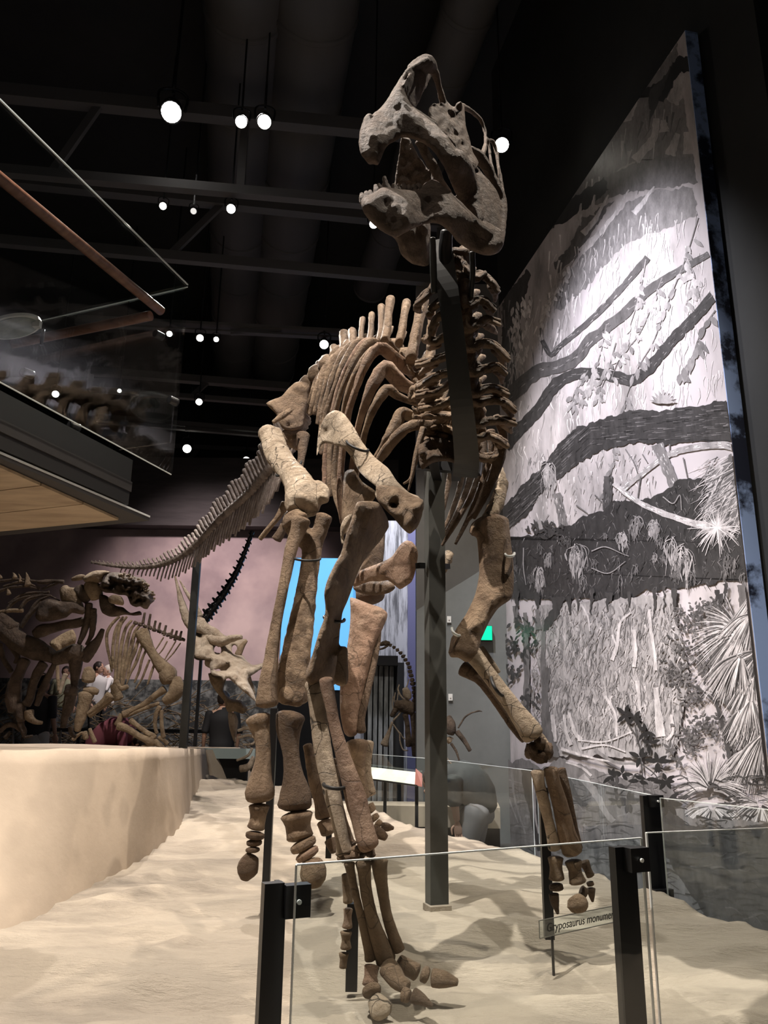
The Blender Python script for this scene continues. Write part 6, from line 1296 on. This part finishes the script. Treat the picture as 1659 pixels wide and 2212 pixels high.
# --- reflected/farther little bird-like skeleton right of the post
KB = thing('tiny_skeleton', PY(965, 1640, 8.2), 'tiny dim bird-like skeleton with arched neck right of the steel post', 'skeleton')
b_ = lambda n, L, m='far_dark', **k: Bk(KB, n, c9(L), m, Y=8.1, **k)
b_('neck', [(940, 1000, 16), (970, 950, 18), (1010, 890, 18), (1070, 850, 16), (1120, 835, 12)]); b_('cranium', [(1110, 838, 14), (1145, 828, 18), (1185, 832, 6)]); b_('body', [(850, 880, 40), (850, 940, 120), (860, 1010, 130), (850, 1050, 100)], amp=.3)
b_('rib', [(800, 1120, 14), (850, 1095, 16), (890, 1110, 12)], 'far_tan'); b_('leg_bone', [(830, 1110, 50), (860, 1140, 60)], 'far_tan', amp=.5); b_('leg_bone', [(810, 1290, 16), (850, 1340, 14), (885, 1385, 20)], 'far_cream'); b_('leg_bone', [(870, 1160, 30), (920, 1240, 26), (950, 1330, 16)]); b_('leg_bone', [(800, 1140, 30), (815, 1220, 24), (805, 1300, 16)])
b_('tail', [(930, 1040, 60), (1000, 1130, 50), (1060, 1230, 40)])

# ================================================================ AISLE : plinth, label rail, people
m_tan = nz(mat('tan_plinth', (.40, .33, .24), .7), (.36, .30, .22), (.44, .37, .27), 3)
q0 = PY(790, 1712, 7.9); q1 = PY(1080, 1742, 7.62)
pl = thing('display_plinth', (.2, 7.8, FZ), 'low tan display plinth with a dark base behind the steel post', 'plinth')
zt0 = PY(1080, 1745, 7.62).z; zb0 = PY(1080, 1790, 7.62).z
poly = [(q0.x-.3, 8.1), (q0.x-.3, 7.75), (q1.x, 7.62), (q1.x+.05, 8.1)]
MB().prism(poly, zb0, zt0).build('top_block', m_tan, pl); MB().prism([(x, y+.05) for x, y in poly], FZ, zb0).build('plinth_base', M['black'], pl)
lr = thing('label_rail', PY(832, 1750, 7.0), 'pale green slanted label rail on thin legs behind the steel post', 'label rail')
a0 = PY(780, 1655, 7.0); a1 = PY(898, 1674, 6.9); m_lab = mat('label_green', (.50, .55, .42), .5); nz(m_lab, (.46, .52, .4), (.62, .66, .55), 7, 4)
MB().extr([PY(776, 1654, 7.1), PY(900, 1668, 7.0), PY(900, 1696, 6.85), PY(776, 1679, 6.95)], (0, .015, -.012)).build('label_face', m_lab, lr)
MB().bar(PY(776, 1680, 6.94), PY(902, 1697, 6.84), .03, .012).build('rail_bar', M['black'], lr)
for x, y in ((832, 1686), (900, 1696), (1168, 1700)):
    if x > 1000: continue
    t_p = PY(x, y, 6.95); MB().box((t_p.x, t_p.y, (t_p.z+FZ)/2), (.028, .028, t_p.z-FZ)).build('leg', M['steel'], lr)
MB().extr([PY(898, 1660, 6.88), PY(912, 1672, 6.86), PY(912, 1700, 6.8), PY(896, 1696, 6.84)], (0, .02, 0)).build('red_end', mat('dull_red', (.25, .09, .07), .6), lr)
# people ---------------------------------------------------------
SK = mat('skin', (.45, .27, .19), .6)
def limb(root, name, P, R, m, seg=12, fl=1.0, amp=.03): mb = MB(); mb.add(*sweep_w([Vector(p) for p in P], R, fl, seg, None, amp, .6)); return mb.build(name, m, root, True)
def body(root, joints, bones, m, sub=1):
    me = bpy.data.meshes.new('body'); k = list(joints); v = [Vector(joints[j][0])-root.location for j in k]
    me.from_pydata(v, [(k.index(a), k.index(b)) for a, b in bones], []); me.materials.append(m)
    o = bpy.data.objects.new('body', me); link(o, root)
    sk = o.modifiers.new('skin', 'SKIN'); sk.use_smooth_shade = True; ss = o.modifiers.new('sub', 'SUBSURF'); ss.levels = ss.render_levels = sub
    for i, j in enumerate(k): d = me.skin_vertices[0].data[i]; r = joints[j][1]; d.radius = (r, r); d.use_root = (j == 'pelvis')
    return o
def hand(root, w_, d, sc=1, m=None):
    w_ = Vector(w_); d = Vector(d).normalized(); s_ = d.cross(Vector((0, 0, 1)));  s_ = s_.normalized() if s_.length > .1 else Vector((1, 0, 0)); n_ = s_.cross(d); mb = MB()
    mb.add(*sweep_w([w_, w_+d*.05*sc, w_+d*.09*sc], [.022*sc, .036*sc, .036*sc], .5, 10, None, 0))
    for k in range(4):
        b = w_+d*.085*sc+s_*(-.027+.018*k)*sc; L = (.06, .07, .065, .05)[k]*sc; mb.add(*sweep_w([b, b+d*L*.5-n_*.008*sc, b+d*L*.9-n_*.03*sc], [.0085*sc, .008*sc, .006*sc], 1, 7, 6, 0))
    b = w_+d*.03*sc-s_*.03*sc; mb.add(*sweep_w([b, b+(d*.6-s_*.6)*.04*sc, b+(d-s_*.35)*.07*sc], [.011*sc, .009*sc, .007*sc], 1, 7, 6, 0)); return mb
def head(root, c, f, r, hair, m=None, skin=None, cap=None):
    """head facing direction f, hair colour material"""
    c = Vector(c); f = Vector(f).normalized(); s_ = f.cross(Vector((0, 0, 1))).normalized(); u = s_.cross(f); sk = skin or SK
    mb = MB(); mb.ell(c, (r*.76, r*.92, r*1.15), 16, 12, 0, (s_, f, u)); mb.ell(c+f*r*.45-u*r*.55, (r*.48, r*.45, r*.5), 12, 8, 0, (s_, f, u))
    mb.ell(c+f*r*.95-u*r*.12, (r*.13, r*.2, r*.22), 8, 6, 0, (s_, f, u))
    for k in (-1, 1): mb.ell(c+s_*k*r*.78-u*r*.05, (r*.1, r*.2, r*.28), 8, 6, 0, (s_, f, u))
    mb.ell(c+f*r*.80-u*r*.55, (r*.26, r*.1, r*.07), 8, 5, 0, (s_, f, u)); mb.build('head', sk, root, True)
    e = MB()
    for k in (-1, 1): e.ell(c+s_*k*r*.3+f*r*.80+u*r*.08, (r*.12, r*.08, r*.08), 8, 6, 0, (s_, f, u))
    e.build('eyes', M['black'], root, True)
    h = MB(); h.ell(c-f*r*.16+u*r*.22, (r*.88, r*.95, r*1.08), 16, 12, .12, (s_, f, u)); h.build('hair', hair, root, True)
def standing(name, px, py_head, Y, label, face, shirt, pants, h=1.70, foot=None, lean=0, arms='down', hair=None, skirt=False):
    """standing adult whose head centre is at (px, py_head)"""
    hc = PY(px, py_head, Y); z0 = FZ if foot is None else foot; h = (hc.z-z0)/.94; s = h/1.7; f = Vector(face).normalized(); sd = Vector((f.y, -f.x, 0))
    root = thing(name, (hc.x, hc.y, z0), label, 'person'); O = root.location
    def J(side, fwd, z): return O+sd*side*s+f*fwd*s+Vector((0, 0, z*s))
    a_ = {'pelvis': (J(0, 0, .93), .10*s), 'belly': (J(0, .02+lean*.3, 1.12), .09*s), 'chest': (J(0, lean*.7, 1.33), .10*s), 'neck': (J(0, lean, 1.47), .055*s), 'jaw': (J(0, lean+.01, 1.53), .05*s)}
    b_ = [('pelvis', 'belly'), ('belly', 'chest'), ('chest', 'neck'), ('neck', 'jaw')]
    for k, q in ((-1, 'l'), (1, 'r')):
        fw = .1*k
        a_[q+'hip'] = (J(.1*k, 0, .88), .09*s); a_[q+'knee'] = (J(.11*k, .03+fw*.4, .49), .06*s); a_[q+'ank'] = (J(.11*k, fw, .09), .04*s); a_[q+'toe'] = (J(.12*k, fw+.16, .035), .035*s)
        a_[q+'sh'] = (J(.19*k, lean*.8, 1.40), .055*s)
        if arms == 'down': el, wr = J(.25*k, lean*.8-.02, 1.12), J(.25*k, lean*.8+.08, .88)
        elif arms == 'up' or k == 1 and arms == 'one': el, wr = J(.26*k, lean+.1, 1.17), J(.12*k, lean+.28, 1.36)
        else: el, wr = J(.25*k, lean*.8-.02, 1.12), J(.25*k, lean*.8+.08, .88)
        a_[q+'el'] = (el, .04*s); a_[q+'wr'] = (wr, .027*s)
        b_ += [('pelvis', q+'hip'), (q+'hip', q+'knee'), (q+'knee', q+'ank'), (q+'ank', q+'toe'), ('chest', q+'sh'), (q+'sh', q+'el'), (q+'el', q+'wr')]
        hand(root, wr, wr-el, s).build('hand', SK, root, True)
        limb(root, 'sleeve', [a_[q+'sh'][0], a_[q+'sh'][0].lerp(el, .55), a_[q+'sh'][0].lerp(el, .95)], [.068*s, .058*s, .055*s], shirt)
        limb(root, 'trouser_leg', [a_[q+'hip'][0], a_[q+'knee'][0], a_[q+'ank'][0]+Vector((0, 0, .04))], [.10*s, .075*s, .06*s], pants)
        limb(root, 'shoe', [a_[q+'ank'][0]+Vector((0, 0, -.03)), a_[q+'toe'][0]], [.05*s, .045*s], M['black'])
    body(root, a_, b_, SK)
    limb(root, 'shirt', [J(0, 0, .90), J(0, .01, 1.05), J(0, lean*.6, 1.28), J(0, lean*.9, 1.40), J(0, lean, 1.46)], [.18*s, .175*s, .215*s, .20*s, .075*s], shirt, 18, .78)
    limb(root, 'hips', [J(0, 0, .82), J(0, 0, .93)], [.165*s, .15*s], pants, 16, .7)
    if skirt: limb(root, 'skirt', [J(0, 0, .98), J(0, 0, .75), J(0, 0, .5)], [.15*s, .19*s, .24*s], pants, 16, .8)
    head(root, J(0, lean+.03, 1.60), f, .105*s, hair or mat(name+'_hair', (.02, .013, .01), .6))
    return root
W_ = lambda n, c: mat(n, c, .8)
WZ = .42
struct(MB().box((-4.8, 15.0, (WZ+FZ)/2), (8.5, 1.8, WZ-FZ)).build('floor.001', m_floor))
standing('person', 211, 1443, 14.4, 'person in a white shirt facing right, left of two far visitors', (1, -.2, 0), W_('white_cotton', (.65, .64, .65)), W_('black_denim', (.02, .02, .022)), foot=WZ)
standing('person.001', 235, 1449, 15.15, 'person in a white shirt and light cap, right of two far visitors', (-.8, -.5, 0), W_('white_cotton_b', (.75, .74, .75)), W_('black_denim_b', (.02, .02, .022)), arms='up', hair=W_('pale_cap', (.6, .56, .5)), foot=WZ)
standing('person.002', 483, 1512, 11.0, 'person in a black top and dark teal trousers, under the frilled skull', (-.3, 1, 0), W_('black_top', (.008, .008, .01)), W_('teal_trousers', (.03, .05, .055)), h=1.5)
standing('person.003', 143, 1452, 14.4, 'person in a pale yellow-green top behind the armoured skeleton legs', (.2, -1, 0), W_('pale_yellow', (.50, .52, .36)), W_('grey_trousers', (.10, .10, .11)), foot=WZ)
standing('person.004', 92, 1478, 12.4, 'person in dark clothes with a pale skirt among the far legs', (.2, 1, 0), W_('dark_top', (.03, .028, .03)), W_('pale_skirt', (.5, .48, .46)), skirt=True)
standing('person.005', 96, 1466, 14.9, 'person in a dark jacket beside the one with the pale skirt', (-.2, -1, 0), W_('dark_jacket', (.02, .02, .023)), W_('dark_trousers', (.015, .015, .02)), foot=WZ)
# person bending in a pink top
r = thing('person.006', PY(225, 1620, 10.2), 'person in a dusty pink top bending forward behind the plinth edge', 'person')
r.location.z = FZ; O = r.location; pk = W_('pink_top', (.24, .07, .10)); d_ = Vector((.8, -.2, 0))
def J(x, y, z): return O+Vector((x, y, z))
bt = J(0, 0, .93)
zt_p = PY(225, 1540, 10.2).z
jo = {'pelvis': (J(-.05, 0, .88), .10), 'belly': (J(.03, 0, .98), .09), 'chest': (J(.2, 0, 1.02), .09), 'neck': (J(.33, 0, .98), .05), 'jaw': (J(.37, 0, .94), .05)}
bo = [('pelvis', 'belly'), ('belly', 'chest'), ('chest', 'neck'), ('neck', 'jaw')]
for k, q in ((-1, 'l'), (1, 'r')):
    jo[q+'hip'] = (J(-.06, .1*k, .84), .09); jo[q+'knee'] = (J(.04, .1*k, .46), .06); jo[q+'ank'] = (J(-.04, .1*k, .09), .04); jo[q+'toe'] = (J(.12, .1*k, .04), .035)
    jo[q+'sh'] = (J(.26, .17*k, 1.0), .055); jo[q+'el'] = (J(.3, .19*k, .74), .04); jo[q+'wr'] = (J(.36, .12*k, .52), .028)
    bo += [('pelvis', q+'hip'), (q+'hip', q+'knee'), (q+'knee', q+'ank'), (q+'ank', q+'toe'), ('chest', q+'sh'), (q+'sh', q+'el'), (q+'el', q+'wr')]
    hand(r, jo[q+'wr'][0], Vector((.2, 0, -1))).build('hand', SK, r, True); limb(r, 'sleeve', [jo[q+'sh'][0], jo[q+'sh'][0].lerp(jo[q+'el'][0], .9)], [.07, .055], pk)
    limb(r, 'trouser_leg', [jo[q+'hip'][0], jo[q+'knee'][0], jo[q+'ank'][0]], [.10, .075, .06], W_('plum_trousers', (.12, .05, .07))); limb(r, 'shoe', [jo[q+'ank'][0]-Vector((0, 0, .04)), jo[q+'toe'][0]], [.05, .045], M['black'])
body(r, jo, bo, SK); limb(r, 'shirt', [J(-.09, 0, .84), J(.0, 0, .97), J(.18, 0, 1.03), J(.29, 0, 1.0)], [.17, .18, .2, .13], pk, 16, 1.0); head(r, J(.44, 0, .88), (.6, 0, -.8), .10, W_('dark_hair', (.02, .013, .01)))
# crouching person with dark teal shirt and light shorts, in the aisle behind the post
YP = 7.32
def Q(x, y, dy=0): return PY(x, y, YP+dy)
def C9(x, y, dy=0): return Q(790+x*.2125, 1360+y*.2125, dy)
r = thing('person.007', (C9(1100, 2000).x, YP, FZ), 'person in a dark teal shirt and light grey shorts stooping behind the steel post', 'person')
teal = nz(W_('dark_teal_shirt', (.03, .035, .033)), (.022, .027, .026), (.045, .052, .05), 6); sh = W_('light_grey_shorts', (.22, .21, .205))
jo = {'pelvis': (C9(1120, 1790), .10), 'belly': (C9(1080, 1690), .10), 'chest': (C9(980, 1570), .10), 'neck': (C9(800, 1500), .06), 'jaw': (C9(740, 1540), .055)}
bo = [('pelvis', 'belly'), ('belly', 'chest'), ('chest', 'neck'), ('neck', 'jaw')]
kn = {-1: C9(1010, 2080, -.1), 1: C9(1100, 2080, .12)}
for k, q in ((-1, 'l'), (1, 'r')):
    jo[q+'hip'] = (C9(1120, 1830, .1*k), .10); kk_ = kn[k]; kk_ = Vector((kk_.x, kk_.y, max(kk_.z, FZ+.3)-.12)); jo[q+'knee'] = (kk_, .065); jo[q+'ank'] = (Vector((C9(1120, 1900).x, YP+.12*k, FZ+.09)), .042); jo[q+'toe'] = (Vector((C9(1040, 1900).x, YP+.12*k, FZ+.035)), .035)
    jo[q+'sh'] = (C9(880, 1540, .19*k), .07); jo[q+'el'] = (C9(900, 1760, .22*k), .045); jo[q+'wr'] = (C9(930, 1960, .18*k), .03)
    bo += [('pelvis', q+'hip'), (q+'hip', q+'knee'), (q+'knee', q+'ank'), (q+'ank', q+'toe'), ('chest', q+'sh'), (q+'sh', q+'el'), (q+'el', q+'wr')]
    limb(r, 'sleeve', [jo[q+'sh'][0], jo[q+'sh'][0].lerp(jo[q+'el'][0], .5), jo[q+'el'][0]], [.095, .075, .065], teal); hand(r, jo[q+'wr'][0], (.1, 0, -1)).build('hand', SK, r, True)
    limb(r, 'shorts_leg', [jo[q+'hip'][0], jo[q+'hip'][0].lerp(jo[q+'knee'][0], .5), jo[q+'knee'][0]], [.13, .12, .10], sh); limb(r, 'shoe', [jo[q+'ank'][0]-Vector((0, 0, .04)), jo[q+'toe'][0]], [.05, .045], M['black'])
body(r, jo, bo, SK)
limb(r, 'shirt', [C9(1160, 1810), C9(1120, 1720), C9(1030, 1600), C9(930, 1520), C9(820, 1480)], [.17, .20, .215, .19, .10], teal, 18, 1.0)
limb(r, 'shorts_seat', [C9(1130, 1800), C9(1120, 1870)], [.16, .17], sh, 16, .9)
head(r, C9(700, 1560), (-.8, 0, -.6), .11, W_('brown_hair', (.04, .025, .015)))
# ================================================================ dark diorama behind the plinths
dz = thing('diorama_barrier', (-3.5, 12.4, FZ), 'long dark planted barrier with a rail running behind the far visitors', 'barrier')
MB().box((-5.4, 13.4, .1), (6.4, .2, .7)).build('low_wall', M['steel'], dz); MB().bar((-8.7, 13.25, .75), (-2.3, 13.25, .75), .06, .06).build('top_rail', M['black'], dz)
for i in range(8): MB().box((-8.4+i*.85, 13.25, .3), (.05, .05, 1.0)).build('stanchion', M['black'], dz)
dw = nz(mat('diorama_dark', (.04, .045, .045), .8), (.015, .018, .018), (.16, .17, .16), 5, 9, .45, .62)
MB().box((-5, 15.85, .75), (9, .1, 1.9)).build('dark_backdrop', dw, dz)
mb = MB(); r_ = random.Random(3)
for k in range(330):
    x = r_.uniform(-7, -2.3); y = r_.uniform(13.4, 13.9); z = r_.uniform(.3, 1.25); l = r_.uniform(.2, .7); an = r_.uniform(-1, 1)
    p = Vector((x, y, z)); mb.tube([p, p+Vector((l*.5*math.cos(an), .05, l*.5*math.sin(an)+.03)), p+Vector((l*math.cos(an), 0, l*math.sin(an)))], [.012, .008, .004], 5)
br = mb.build('dry_branches', M['far_tan'], dz); stuff(br)
wt = thing('light_table', PY(480, 1640, 9.8), 'pale glowing tabletop strip behind the dark-clothed standing person', 'table')
a = PY(452, 1617, 9.8); b = PY(530, 1640, 9.8)
MB().box(((a.x+b.x)/2, 9.9, (a.z+b.z)/2), (b.x-a.x+.2, .05, a.z-b.z)).build('front_panel', mat('pale_blue_panel', (.45, .55, .55), .5), wt)
MB().box(((a.x+b.x)/2, 10.0, b.z-.2), (b.x-a.x, .1, .4)).build('base', M['black'], wt)
